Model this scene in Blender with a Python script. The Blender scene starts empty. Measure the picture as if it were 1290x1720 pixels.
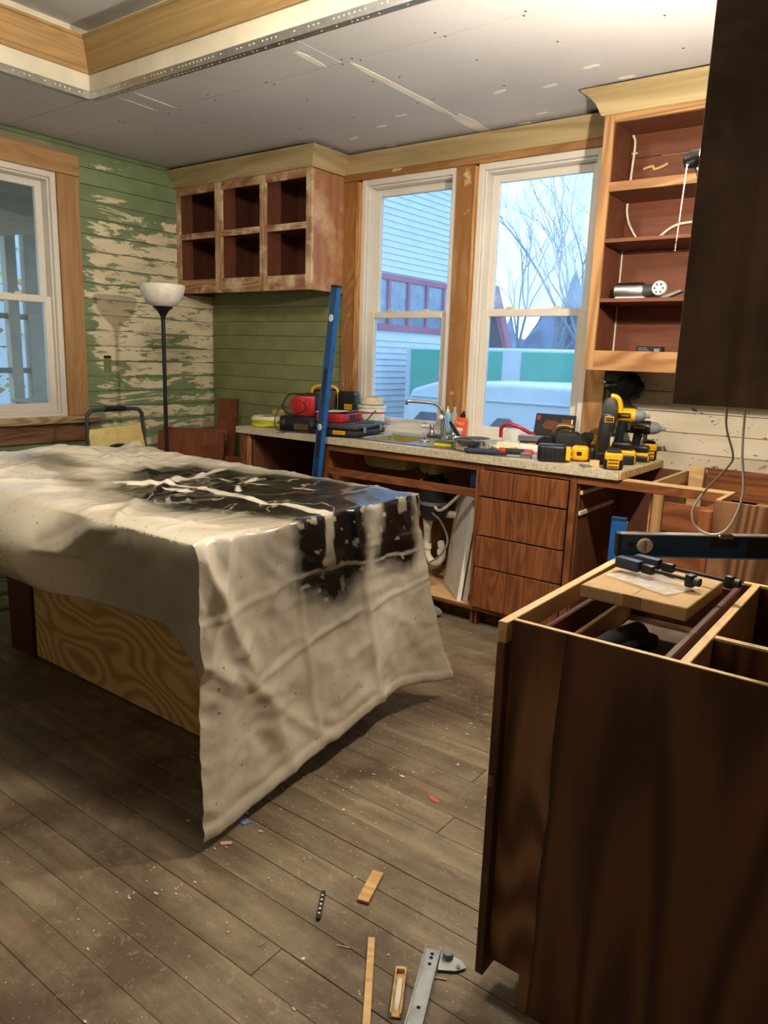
import bpy, bmesh, math, random
from mathutils import Vector, Matrix, noise
random.seed(7)
S = bpy.context.scene
COL = S.collection

# ---------------------------------------------------------------- camera
cam_data = bpy.data.cameras.new('camera')
cam_data.sensor_fit = 'HORIZONTAL'
cam_data.sensor_width = 36.0
cam_data.lens = 1247.5527 / 1290.0 * 36.0
cam_data.clip_start = 0.02
cam_data.clip_end = 300
cam = bpy.data.objects.new('camera', cam_data)
COL.objects.link(cam)
_R = [[0.7984367921144598, 0.6011672233245923, 0.03311583606328829],
      [0.14920524326793486, -0.14427976875619808, -0.978223463074268],
      [-0.5832979379179452, 0.7859906602039602, -0.20489557753356957]]
_m = Matrix.Identity(4)
for i in range(3):
    _m[i][0] = _R[0][i]; _m[i][1] = -_R[1][i]; _m[i][2] = -_R[2][i]
_m[0][3], _m[1][3], _m[2][3] = 4.63268779, -3.93993532, 1.39144803
cam.matrix_world = _m
S.camera = cam

# ---------------------------------------------------------------- world, light, exposure
W = bpy.data.worlds.new('overcast_sky'); S.world = W; W.use_nodes = True
_n = W.node_tree.nodes; _l = W.node_tree.links
_bg = _n['Background']
_tc = _n.new('ShaderNodeTexCoord'); _ns = _n.new('ShaderNodeTexNoise'); _ns.inputs['Scale'].default_value = 2.2
_ns.inputs['Detail'].default_value = 5
_cr = _n.new('ShaderNodeValToRGB')
_cr.color_ramp.elements[0].position = 0.35; _cr.color_ramp.elements[0].color = (0.36, 0.61, 1.0, 1)
_cr.color_ramp.elements[1].position = 0.65; _cr.color_ramp.elements[1].color = (0.50, 0.74, 1.0, 1)
_l.new(_tc.outputs['Generated'], _ns.inputs['Vector']); _l.new(_ns.outputs['Fac'], _cr.inputs['Fac'])
_l.new(_cr.outputs['Color'], _bg.inputs['Color'])
_bg.inputs['Strength'].default_value = 1.9
BULB_POWER = 640.0
BULB_COLOR = (1.0, 0.885, 0.70)
ROOM_LAMP_POWER = 48.0        # flush lamp in the ceiling tray, above the frame
S.view_settings.view_transform = 'Standard'
S.view_settings.look = 'None'
S.view_settings.gamma = 1.0
S.view_settings.use_curve_mapping = False
S.view_settings.exposure = 0.74

# ---------------------------------------------------------------- helpers
def link(o, parent=None):
    COL.objects.link(o)
    if parent is not None:
        o.parent = parent
    return o

def tag(o, label=None, cat=None, group=None, kind=None):
    if label: o['label'] = label
    if cat: o['category'] = cat
    if group: o['group'] = group
    if kind: o['kind'] = kind
    return o

def thing(name, label, cat, loc=(0, 0, 0), rot=(0, 0, 0), group=None):
    o = bpy.data.objects.new(name, None)
    o.empty_display_size = 0.05
    o.location = loc
    o.rotation_euler = rot
    link(o)
    return tag(o, label, cat, group)

class MB:
    """collects shapes; build() links them as one mesh object"""
    def __init__(self): self.bm = bmesh.new()
    def _merge(self, b, M=None):
        me = bpy.data.meshes.new('t'); b.to_mesh(me); b.free()
        if M is not None: me.transform(M)
        self.bm.from_mesh(me); bpy.data.meshes.remove(me)
        return self
    def box(self, x0, x1, y0, y1, z0, z1, bev=0.0, seg=1, M=None):
        b = bmesh.new()
        vs = [b.verts.new((x, y, z)) for x in (x0, x1) for y in (y0, y1) for z in (z0, z1)]
        for f in ((0, 1, 3, 2), (4, 6, 7, 5), (0, 4, 5, 1), (2, 3, 7, 6), (0, 2, 6, 4), (1, 5, 7, 3)):
            b.faces.new([vs[i] for i in f])
        if bev > 0:
            bev = min(bev, .49 * min(abs(x1 - x0), abs(y1 - y0), abs(z1 - z0)))
            bmesh.ops.bevel(b, geom=list(b.edges), offset=bev, segments=seg, profile=0.5, affect='EDGES')
        bmesh.ops.recalc_face_normals(b, faces=b.faces)
        return self._merge(b, M)
    def tube(self, pts, r, n=8, cap=True, M=None):
        """round bar through pts; r a number or a list"""
        pts = [Vector(p) for p in pts]
        rs = r if isinstance(r, (list, tuple)) else [r] * len(pts)
        b = bmesh.new(); rings = []
        up = None
        for i, p in enumerate(pts):
            if i == 0: t = pts[1] - p
            elif i == len(pts) - 1: t = p - pts[i - 1]
            else: t = (pts[i + 1] - p).normalized() + (p - pts[i - 1]).normalized()
            if t.length < 1e-9: t = Vector((0, 0, 1))
            t.normalize()
            if up is None:
                up = Vector((0, 0, 1)) if abs(t.z) < .9 else Vector((1, 0, 0))
            u = (up - t * up.dot(t)).normalized(); v = t.cross(u); up = u
            rings.append([b.verts.new(p + (u * math.cos(2 * math.pi * k / n) + v * math.sin(2 * math.pi * k / n)) * rs[i]) for k in range(n)])
        for a, c in zip(rings[:-1], rings[1:]):
            for k in range(n):
                b.faces.new((a[k], a[(k + 1) % n], c[(k + 1) % n], c[k]))
        if cap:
            b.faces.new(rings[0][::-1]); b.faces.new(rings[-1])
        bmesh.ops.recalc_face_normals(b, faces=b.faces)
        return self._merge(b, M)
    def lathe(self, prof, n=24, M=None, axis='Z'):
        """prof = [(r, z)...] around z"""
        b = bmesh.new(); rings = []
        for r, z in prof:
            if r < 1e-6: rings.append([b.verts.new((0, 0, z))])
            else: rings.append([b.verts.new((r * math.cos(2 * math.pi * k / n), r * math.sin(2 * math.pi * k / n), z)) for k in range(n)])
        for a, c in zip(rings[:-1], rings[1:]):
            for k in range(n):
                k2 = (k + 1) % n
                if len(a) == 1 and len(c) == 1: break
                if len(a) == 1: b.faces.new((a[0], c[k2], c[k]))
                elif len(c) == 1: b.faces.new((a[k], a[k2], c[0]))
                else: b.faces.new((a[k], a[k2], c[k2], c[k]))
        bmesh.ops.recalc_face_normals(b, faces=b.faces)
        if axis == 'X': M = (M or Matrix.Identity(4)) @ Matrix.Rotation(math.pi / 2, 4, 'Y')
        if axis == 'Y': M = (M or Matrix.Identity(4)) @ Matrix.Rotation(-math.pi / 2, 4, 'X')
        return self._merge(b, M)
    def prism(self, poly, h0, h1, axis='Z', bev=0, M=None, seg=1):
        """polygon (a,b) extruded along axis; axis X: (y,z), Y: (x,z), Z: (x,y)"""
        b = bmesh.new()
        def mk(a, c, h): return {'X': (h, a, c), 'Y': (a, h, c), 'Z': (a, c, h)}[axis]
        lo = [b.verts.new(mk(a, c, h0)) for a, c in poly]; hi = [b.verts.new(mk(a, c, h1)) for a, c in poly]
        n = len(poly)
        b.faces.new(lo[::-1]); b.faces.new(hi)
        for k in range(n): b.faces.new((lo[k], lo[(k + 1) % n], hi[(k + 1) % n], hi[k]))
        bmesh.ops.recalc_face_normals(b, faces=b.faces)
        if bev: bmesh.ops.bevel(b, geom=list(b.edges), offset=bev, segments=seg, profile=.5, affect='EDGES')
        return self._merge(b, M)
    def sweep(self, prof, path, z=0.0, closed=False, s_mitre=0, e_mitre=0):
        """horizontal moulding: prof [(out, z)] swept along path [(x, y)], out = to the right of travel"""
        b = bmesh.new(); n = len(path); rings = []
        P = [Vector((p[0], p[1], 0)) for p in path]
        for i in range(n):
            d1 = (P[i] - P[i - 1]).normalized() if i > 0 else None
            d2 = (P[i + 1] - P[i]).normalized() if i < n - 1 else None
            if d1 is None: d1 = d2
            if d2 is None: d2 = d1
            n1 = Vector((d1.y, -d1.x, 0)); n2 = Vector((d2.y, -d2.x, 0))
            nn = n1 + n2; nn = nn / (nn.length_squared / 2) if nn.length > 1e-6 else n1
            ring = []
            for o, zz in prof:
                v = P[i] + nn * o
                if i == 0: v = v + d2 * (s_mitre * o)
                if i == n - 1: v = v + d1 * (e_mitre * o)
                ring.append(b.verts.new((v.x, v.y, z + zz)))
            rings.append(ring)
        m = len(prof)
        for a, c in zip(rings[:-1], rings[1:]):
            for k in range(m): b.faces.new((a[k], a[(k + 1) % m], c[(k + 1) % m], c[k]))
        b.faces.new(rings[0]); b.faces.new(rings[-1][::-1])
        bmesh.ops.recalc_face_normals(b, faces=b.faces)
        return self._merge(b)
    def blob(self, c, r, seed=0, amp=.25, sub=2, flat=(1, 1, 1), freq=1.6):
        b = bmesh.new(); bmesh.ops.create_icosphere(b, subdivisions=sub, radius=1)
        for v in b.verts:
            d = 1 + amp * noise.noise(v.co * freq + Vector((seed * 3.1, seed * 1.7, 0)))
            v.co = Vector((v.co.x * flat[0], v.co.y * flat[1], v.co.z * flat[2])) * (d * r) + Vector(c)
        return self._merge(b)
    def mesh(self, verts, faces, M=None):
        b = bmesh.new(); vs = [b.verts.new(v) for v in verts]
        for f in faces: b.faces.new([vs[i] for i in f])
        return self._merge(b, M)
    def grid(self, fn, nu, nv):
        b = bmesh.new(); g = [[b.verts.new(fn(i / nu, j / nv)) for j in range(nv + 1)] for i in range(nu + 1)]
        for i in range(nu):
            for j in range(nv): b.faces.new((g[i][j], g[i + 1][j], g[i + 1][j + 1], g[i][j + 1]))
        return self._merge(b)
    def build(self, name, mat=None, parent=None, smooth=False, off=None, mats=None):
        if off is not None: bmesh.ops.translate(self.bm, vec=Vector(off), verts=self.bm.verts)
        me = bpy.data.meshes.new(name); self.bm.to_mesh(me); self.bm.free()
        if mat is not None: me.materials.append(mat)
        if smooth:
            me.polygons.foreach_set('use_smooth', [True] * len(me.polygons))
            try: me.set_sharp_from_angle(angle=math.radians(40))
            except Exception: pass
        return link(bpy.data.objects.new(name, me), parent)

def bx(name, x0, x1, y0, y1, z0, z1, mat, parent=None, bev=.0015, W=False):
    """one box part; W: coordinates are world ones, parent is an unrotated root"""
    m = MB().box(min(x0, x1), max(x0, x1), min(y0, y1), max(y0, y1), min(z0, z1), max(z0, z1), bev)
    off = None
    if W and parent is not None:
        p = parent; off = Vector((0, 0, 0))
        while p is not None: off -= Vector(p.location); p = p.parent
    return m.build(name, mat, parent, off=off)

def copy_tree(o, parent=None):
    c = o.copy(); COL.objects.link(c); c.parent = parent
    for ch in list(o.children): copy_tree(ch, c)
    return c

def smooth_path(pts, k=6):
    P = [Vector(p) for p in pts]; out = []
    Q = [P[0] * 2 - P[1]] + P + [P[-1] * 2 - P[-2]]
    for i in range(1, len(Q) - 2):
        p0, p1, p2, p3 = Q[i - 1:i + 3]
        for j in range(k):
            t = j / k
            out.append(.5 * ((2 * p1) + (-p0 + p2) * t + (2 * p0 - 5 * p1 + 4 * p2 - p3) * t * t + (-p0 + 3 * p1 - 3 * p2 + p3) * t ** 3))
    out.append(P[-1]); return out

_fonts = {}
def lettering(name, text, size, mat, parent, loc, rot, depth=.0006):
    cu = bpy.data.curves.new(name, 'FONT'); cu.body = text; cu.size = size; cu.extrude = depth
    cu.align_x = 'CENTER'; cu.align_y = 'CENTER'; cu.resolution_u = 2
    ob = bpy.data.objects.new(name, cu)
    me = bpy.data.meshes.new_from_object(ob); bpy.data.objects.remove(ob); bpy.data.curves.remove(cu)
    me.materials.clear(); me.materials.append(mat); me.name = name
    o = bpy.data.objects.new(name, me); link(o, parent); o.location = loc; o.rotation_euler = rot
    return o

# ---------------------------------------------------------------- materials
def base(name, rough=.6, col=(.5, .5, .5), metal=0.0, spec=.4):
    m = bpy.data.materials.new(name); m.use_nodes = True
    b = m.node_tree.nodes['Principled BSDF']
    b.inputs['Base Color'].default_value = (*col, 1); b.inputs['Roughness'].default_value = rough
    b.inputs['Metallic'].default_value = metal; b.inputs['Specular IOR Level'].default_value = spec
    return m, m.node_tree.nodes, m.node_tree.links, b

def coords(n, l, scale=(1, 1, 1), rnd=0.0, rot=(0, 0, 0)):
    tc = n.new('ShaderNodeTexCoord'); mp = n.new('ShaderNodeMapping'); mp.inputs['Scale'].default_value = scale
    mp.inputs['Rotation'].default_value = rot
    l.new(tc.outputs['Object'], mp.inputs['Vector'])
    if rnd:
        oi = n.new('ShaderNodeObjectInfo'); mu = n.new('ShaderNodeMath'); mu.operation = 'MULTIPLY'; mu.inputs[1].default_value = rnd
        l.new(oi.outputs['Random'], mu.inputs[0]); l.new(mu.outputs[0], mp.inputs['Location'])
    return mp.outputs['Vector']

def nz(n, l, vec, scale, detail=4, rough=.55, dist=0.0):
    t = n.new('ShaderNodeTexNoise'); t.inputs['Scale'].default_value = scale; t.inputs['Detail'].default_value = detail
    t.inputs['Roughness'].default_value = rough; t.inputs['Distortion'].default_value = dist
    l.new(vec, t.inputs['Vector']); return t.outputs['Fac']

def ramp(n, l, fac, stops, interp='LINEAR'):
    r = n.new('ShaderNodeValToRGB'); r.color_ramp.interpolation = interp
    e = r.color_ramp.elements
    while len(e) > 1: e.remove(e[-1])
    e[0].position = stops[0][0]; c = stops[0][1]; e[0].color = (*c, 1) if len(c) == 3 else c
    for p, c in stops[1:]:
        x = e.new(p); x.color = (*c, 1) if len(c) == 3 else c
    l.new(fac, r.inputs['Fac']); return r.outputs['Color']

def mixc(n, l, fac, a, b, mode='MIX'):
    x = n.new('ShaderNodeMix'); x.data_type = 'RGBA'; x.blend_type = mode
    if isinstance(fac, (int, float)): x.inputs[0].default_value = fac
    else: l.new(fac, x.inputs[0])
    for sock, v in ((x.inputs[6], a), (x.inputs[7], b)):
        if isinstance(v, tuple): sock.default_value = (*v, 1) if len(v) == 3 else v
        else: l.new(v, sock)
    return x.outputs[2]

def math_(n, l, op, a, b=None, clamp=False):
    x = n.new('ShaderNodeMath'); x.operation = op; x.use_clamp = clamp
    for i, v in enumerate((a, b)):
        if v is None: continue
        if isinstance(v, (int, float)): x.inputs[i].default_value = v
        else: l.new(v, x.inputs[i])
    return x.outputs[0]

def bump(n, l, b, h, strength=.3, dist=.004):
    x = n.new('ShaderNodeBump'); x.inputs['Strength'].default_value = strength; x.inputs['Distance'].default_value = dist
    l.new(h, x.inputs['Height']); l.new(x.outputs['Normal'], b.inputs['Normal'])

def hexc(h):
    h = h.lstrip('#'); v = [int(h[i:i + 2], 16) / 255 for i in (0, 2, 4)]
    return tuple(x / 12.92 if x <= .04045 else ((x + .055) / 1.055) ** 2.4 for x in v)

def plain(name, col, rough=.5, metal=0.0, var=.12, scale=18, spec=.4, bmp=0.0):
    m, n, l, b = base(name, rough, col, metal, spec)
    v = coords(n, l, (1, 1, 1), 7)
    f = nz(n, l, v, scale, 5)
    c = ramp(n, l, f, [(.3, tuple(x * (1 - var) for x in col)), (.7, tuple(min(1, x * (1 + var)) for x in col))])
    l.new(c, b.inputs['Base Color'])
    r = ramp(n, l, nz(n, l, v, scale * .6, 3), [(.3, (max(0, rough - .08),) * 3), (.7, (min(1, rough + .08),) * 3)])
    l.new(r, b.inputs['Roughness'])
    if bmp: bump(n, l, b, f, bmp, .003)
    return m

def wood(name, light, dark, axis='Z', grain=26, stretch=.06, rough=.55, rings=.45, ringscale=5, residue=None, residue_amt=.58, blotch=None, bmp=.12, fig=.14, spec=.35, freq=75.0, desat=.10, res_scale=11, res_soft=.05):
    ds = lambda c: tuple(x * (1 - desat) + desat * (.3 * c[0] + .59 * c[1] + .11 * c[2]) for x in c)
    light, dark = ds(light), ds(dark)
    m, n, l, b = base(name, rough, light, 0, spec)
    sc = {'X': (stretch, 1, 1), 'Y': (1, stretch, 1), 'Z': (1, 1, stretch)}[axis]
    v = coords(n, l, sc, 9)
    f = nz(n, l, v, grain, 6, .62, .3)
    # cathedral figure: wave on gently stretched coordinates
    sc2 = {'X': (fig, 1, 1), 'Y': (1, fig, 1), 'Z': (1, 1, fig)}[axis]
    v2 = coords(n, l, sc2, 5)
    nn = nz(n, l, v2, ringscale, 2, .4, .6)
    mm = math_(n, l, 'MULTIPLY', nn, freq); ss = math_(n, l, 'SINE', mm); rg = math_(n, l, 'MULTIPLY_ADD', ss, .5); 
    x = rg.node; x.inputs[2].default_value = .5
    g = math_(n, l, 'ADD', math_(n, l, 'MULTIPLY', f, 1 - rings), math_(n, l, 'MULTIPLY', rg, rings))
    mid = tuple((a + c) / 2 for a, c in zip(light, dark))
    c = ramp(n, l, g, [(.22, dark), (.5, mid), (.78, light)])
    if blotch:
        bf = nz(n, l, coords(n, l, (1, 1, 1), 3), blotch[1], 4, .6, .4)
        c = mixc(n, l, ramp(n, l, bf, [(.40, (0, 0, 0)), (.62, (1, 1, 1))]), c, blotch[0])
    if residue:
        rf = nz(n, l, coords(n, l, (1, 1, 1), 4), res_scale, 7, .62, .2)
        k = ramp(n, l, rf, [(residue_amt, (0, 0, 0)), (residue_amt + res_soft, (.85, .85, .85))])
        c = mixc(n, l, k, c, residue)
    l.new(c, b.inputs['Base Color'])
    bump(n, l, b, g, bmp, .002)
    return m

M = {}
M['casing_z'] = wood('casing_old_fir', hexc('#b98a50'), hexc('#8a5c2e'), 'Z', residue=hexc('#dcc79a'), residue_amt=.62, res_scale=6, res_soft=.08, blotch=(hexc('#96673a'), 2.6))
M['casing_x'] = wood('casing_old_fir_x', hexc('#b98a50'), hexc('#8a5c2e'), 'X', residue=hexc('#dcc79a'), residue_amt=.60, res_scale=7, res_soft=.08, blotch=(hexc('#96673a'), 2.6))
M['casing_left'] = wood('casing_sanded', hexc('#bd9362'), hexc('#936838'), 'Z', rings=.15, residue=hexc('#dcc79c'), residue_amt=.72)
M['casing_left_y'] = wood('casing_sanded_y', hexc('#bd9362'), hexc('#936838'), 'Y', rings=.15, residue=hexc('#dcc79c'), residue_amt=.72)
M['apron'] = wood('apron_wood', hexc('#8a6444'), hexc('#5f3f28'), 'Y')
M['stool'] = wood('stool_wood', hexc('#c3ac84'), hexc('#8a6c48'), 'Y')
M['stop_z'] = wood('window_stop', hexc('#d39d55'), hexc('#a8702e'), 'Z')
M['poplar_x'] = wood('poplar_crown', hexc('#c2ad7e'), hexc('#a08a5c'), 'X', rings=.35, ringscale=3)
M['poplar_y'] = wood('poplar_crown_y', hexc('#c2ad7e'), hexc('#a08a5c'), 'Y', rings=.35, ringscale=3)
M['tray_x'] = wood('tray_crown_wood', hexc('#a98c58'), hexc('#907242'), 'X', rings=.25)
M['tray_y'] = wood('tray_crown_wood_y', hexc('#b8935a'), hexc('#987242'), 'Y', rings=.25)
M['sanded_z'] = wood('sanded_frame', hexc('#c39c74'), hexc('#96694a'), 'Z', residue=hexc('#dcc8a4'), residue_amt=.47, res_scale=6, res_soft=.12)
M['sanded_x'] = wood('sanded_frame_x', hexc('#bb9068'), hexc('#8a5a3c'), 'X', residue=hexc('#dcc8a4'), residue_amt=.50, res_scale=6, res_soft=.14)
M['sanded_side'] = wood('sanded_side', hexc('#c08a62'), hexc('#8a5234'), 'Z', residue=hexc('#d8b690'), residue_amt=.50, rings=.05, stretch=.02, res_scale=4, res_soft=.2)
M['red_inner'] = wood('red_brown_interior', hexc('#7a4530'), hexc('#573022'), 'Z', rings=.1)
M['oak_z'] = wood('oak_frame', hexc('#b98a54'), hexc('#8e6236'), 'Z', residue=hexc('#d3b184'), residue_amt=.66)
M['oak_x'] = wood('oak_frame_x', hexc('#b98a54'), hexc('#8a5c30'), 'X', residue=hexc('#d3b184'), residue_amt=.72)
M['shelf_red'] = wood('shelf_red_brown', hexc('#824a2e'), hexc('#60321e'), 'X', rings=.1)
M['cab_red_z'] = wood('stained_oak', hexc('#98592c'), hexc('#66371a'), 'Z', rings=.35, ringscale=7, rough=.42)
M['cab_red_x'] = wood('stained_oak_x', hexc('#94562a'), hexc('#643518'), 'X', rings=.35, ringscale=6, rough=.42)
M['cab_in'] = wood('cabinet_interior', hexc('#7a4a2c'), hexc('#56301a'), 'Z', rings=.15)
M['raw_ply'] = wood('raw_plywood', hexc('#d4ae72'), hexc('#b08446'), 'X', rings=.6, ringscale=1.9, fig=.38, freq=190, rough=.6, bmp=.04)
M['pine_y'] = wood('pine_rail', hexc('#d6b07a'), hexc('#b88a52'), 'Y', rings=.2)
M['pine_x'] = wood('pine_rail_x', hexc('#d8b680'), hexc('#bb9058'), 'X', rings=.2)
M['ply_edge'] = wood('plywood_edge', hexc('#dcc08c'), hexc('#b08a54'), 'X', rings=.1)
M['end_ply'] = wood('stained_end_plywood', hexc('#6a4324'), hexc('#40240f'), 'Z', rings=.5, ringscale=2.4, fig=.18, rough=.5)
M['end_ply_light'] = wood('lighter_end_strip', hexc('#8c5f3e'), hexc('#573418'), 'Z', rings=.6, ringscale=3, fig=.2, rough=.5)
M['dark_ply'] = wood('dark_stained_plywood', hexc('#846448'), hexc('#523a26'), 'Z', rings=.3, ringscale=2.2, fig=.2, blotch=(hexc('#3c281a'), 3), rough=.5)
M['mahog'] = wood('reddish_post', hexc('#5a2418'), hexc('#3a140d'), 'Z', rings=.2)
M['panel_red'] = wood('loose_panel', hexc('#8a4a28'), hexc('#683218'), 'Z', rings=.2)
M['scrap'] = wood('scrap_pine', hexc('#d8b274'), hexc('#b4854a'), 'Y', rings=.3)
M['butcher'] = wood('block_wood', hexc('#d4b27c'), hexc('#b88f56'), 'X')

def drywall():
    m, n, l, b = base('drywall_paper', .85)
    v = coords(n, l, (1, 1, 1), 0)
    f = nz(n, l, v, 1.1, 3); c = ramp(n, l, f, [(.3, hexc('#c3c3c8')), (.7, hexc('#d2d1d4'))])
    g = nz(n, l, v, 60, 3)
    c = mixc(n, l, .10, c, ramp(n, l, g, [(.3, (.3, .3, .3)), (.7, (.9, .9, .9))]), 'MULTIPLY')
    l.new(c, b.inputs['Base Color']); return m
M['drywall'] = drywall()
M['compound'] = plain('joint_compound', hexc('#f0ece2'), .8, scale=9)
M['mudded'] = plain('mudded_drywall', hexc('#cfc8b6'), .8, scale=3, var=.16)
M['zinc'] = plain('galvanised_steel', hexc('#a8aaa8'), .38, .9, scale=30)
M['dark'] = plain('dark_void', hexc('#171411'), .9)
M['plaster'] = plain('room_plaster', hexc('#b8b0a2'), .8, scale=3)

def peel(name, green, cream, horiz, amt, lo=None, kind=0):
    """layered old paint on boards: green over cream, peeled in horizontal tears"""
    m, n, l, b = base(name, .62)
    sc = (.22, 1, 1) if horiz == 'X' else (1, .22, 1)
    v = coords(n, l, sc, 6)
    f = nz(n, l, v, 10, 9, .70, .7)
    big = nz(n, l, coords(n, l, (1, 1, 1), 0), 1.3, 2)
    tc = n.new('ShaderNodeTexCoord'); sx = n.new('ShaderNodeSeparateXYZ'); l.new(tc.outputs['Object'], sx.inputs[0])
    s = math_(n, l, 'ADD', f, math_(n, l, 'MULTIPLY', math_(n, l, 'SUBTRACT', big, .5), .22))
    if kind == 1:      # left wall: bare from knee height to the top board, whole paint by the casing and the ceiling
        zz = n.new('ShaderNodeMapRange'); l.new(sx.outputs['Z'], zz.inputs[0])
        zz.inputs[1].default_value = 2.0; zz.inputs[2].default_value = 2.44; zz.inputs[3].default_value = 0; zz.inputs[4].default_value = -.2
        yy = n.new('ShaderNodeMapRange'); l.new(sx.outputs['Y'], yy.inputs[0])
        yy.inputs[1].default_value = -.95; yy.inputs[2].default_value = -1.09; yy.inputs[3].default_value = 0; yy.inputs[4].default_value = -.2
        zl = n.new('ShaderNodeMapRange'); l.new(sx.outputs['Z'], zl.inputs[0])
        zl.inputs[1].default_value = 1.45; zl.inputs[2].default_value = .95; zl.inputs[3].default_value = 0; zl.inputs[4].default_value = -.07
        s = math_(n, l, 'ADD', s, math_(n, l, 'ADD', zl.outputs[0], math_(n, l, 'ADD', zz.outputs[0], yy.outputs[0])))
    if kind == 1:      # paint holds best along the board edges
        fr = math_(n, l, 'FRACT', math_(n, l, 'DIVIDE', math_(n, l, 'ADD', sx.outputs['Z'], .02), .1013))
        ed = math_(n, l, 'MULTIPLY', math_(n, l, 'POWER', math_(n, l, 'MULTIPLY', math_(n, l, 'ABSOLUTE', math_(n, l, 'SUBTRACT', fr, .5)), 2.0), 4.0), .11)
        s = math_(n, l, 'SUBTRACT', s, ed)
    k = ramp(n, l, s, [(amt, (0, 0, 0)), (amt + .018, (1, 1, 1))])
    gv = ramp(n, l, nz(n, l, coords(n, l, (1, 1, 1), 8), 5, 5), [(.3, tuple(x * .78 for x in green)), (.7, tuple(x * 1.15 for x in green))])
    cv = ramp(n, l, nz(n, l, coords(n, l, sc, 8), 9, 6), [(.28, tuple(x * .72 for x in cream)), (.55, cream)])
    # specks of green left on the bare parts
    sp = ramp(n, l, nz(n, l, v, 26, 6, .7), [(.565, (0, 0, 0)), (.60, (.9, .9, .9))])
    cv = mixc(n, l, sp, cv, tuple(x * .8 for x in green))
    c = mixc(n, l, k, gv, cv)
    l.new(c, b.inputs['Base Color'])
    bump(n, l, b, k, -.25, .0015)
    return m
M['peel_left'] = peel('peeling_green_paint', hexc('#7c8c69'), hexc('#e2d7ba'), 'Y', .40, kind=1)
M['peel_back'] = peel('green_paint_back', hexc('#828760'), hexc('#aca482'), 'X', .74)

def white_boards():
    m, n, l, b = base('scraped_white_boards', .6)
    v = coords(n, l, (.5, 1, 1), 6)
    f = nz(n, l, v, 19, 8, .7, 1.6)
    k = ramp(n, l, f, [(.605, (0, 0, 0)), (.635, (1, 1, 1))])
    cv = ramp(n, l, nz(n, l, coords(n, l, (.3, 1, 1), 8), 6, 5), [(.3, hexc('#b3a894')), (.65, hexc('#d2c8b4'))])
    c = mixc(n, l, k, cv, hexc('#463c2e'))
    # green paint left beside the window casing
    tc = n.new('ShaderNodeTexCoord'); sx = n.new('ShaderNodeSeparateXYZ'); l.new(tc.outputs['Object'], sx.inputs[0])
    e = math_(n, l, 'ADD', sx.outputs['X'], math_(n, l, 'MULTIPLY', math_(n, l, 'SUBTRACT', nz(n, l, v, 9, 5), .5), .25))
    k2 = math_(n, l, 'LESS_THAN', e, 3.315)
    c = mixc(n, l, k2, c, hexc('#3f4f30'))
    l.new(c, b.inputs['Base Color']); bump(n, l, b, k, -.2, .001)
    return m
M['white_boards'] = white_boards()

def floor_mat():
    m, n, l, b = base('worn_floor_planks', .58)
    v = coords(n, l, (.14, 1, 1), 12)
    f = nz(n, l, v, 16, 7, .66, .4)
    c = ramp(n, l, f, [(.25, hexc('#594d3b')), (.5, hexc('#7b6d59')), (.75, hexc('#978971'))])
    w = coords(n, l, (1, 1, 1), 0)
    st = nz(n, l, w, 2.3, 6, .6, .5)
    c = mixc(n, l, ramp(n, l, st, [(.46, (0, 0, 0)), (.62, (.75, .75, .75))]), c, hexc('#4f3c2d'))
    d = nz(n, l, w, 5.5, 8, .72)
    c = mixc(n, l, ramp(n, l, d, [(.52, (0, 0, 0)), (.7, (.5, .5, .5))]), c, hexc('#9c8f7a'))
    rs = nz(n, l, coords(n, l, (.6, 1, 1)), 3.1, 4, .6, .8)
    c = mixc(n, l, ramp(n, l, rs, [(.60, (0, 0, 0)), (.70, (.45, .45, .45))]), c, hexc('#8a5f48'))
    sc_ = nz(n, l, coords(n, l, (.5, 1, 1), 0, (0, 0, .5)), 22, 8, .75, 1.5)
    c = mixc(n, l, ramp(n, l, sc_, [(.58, (0, 0, 0)), (.66, (.55, .55, .55))]), c, hexc('#a3947c'))
    oi = n.new('ShaderNodeObjectInfo')
    c = mixc(n, l, .55, c, ramp(n, l, oi.outputs['Random'], [(0, (.62, .6, .58)), (1, (1, 1, 1))]), 'MULTIPLY')
    sp = nz(n, l, w, 150, 2, .5)
    c = mixc(n, l, ramp(n, l, sp, [(.69, (0, 0, 0)), (.72, (.6, .6, .6))]), c, hexc('#c9bda8'))
    ds = nz(n, l, w, 75, 3, .6)
    c = mixc(n, l, ramp(n, l, ds, [(.68, (0, 0, 0)), (.73, (.65, .65, .65))]), c, hexc('#3c3025'))
    l.new(c, b.inputs['Base Color'])
    l.new(ramp(n, l, d, [(.3, (.48,) * 3), (.7, (.72,) * 3)]), b.inputs['Roughness'])
    bump(n, l, b, f, .25, .002)
    return m
M['floor'] = floor_mat()

def laminate():
    m, n, l, b = base('speckled_laminate', .38)
    v = coords(n, l)
    f = nz(n, l, v, 60, 6, .7); c = ramp(n, l, f, [(.35, hexc('#a59882')), (.52, hexc('#cdc1a8')), (.7, hexc('#ddd4c0'))])
    l.new(c, b.inputs['Base Color']); return m
M['laminate'] = laminate()
M['vinyl'] = plain('white_vinyl', hexc('#dcd7cf'), .38, scale=6, var=.05)
M['vinyl_old'] = plain('old_white_paint', hexc('#cfc5b2'), .6, scale=12, var=.14)

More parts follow.
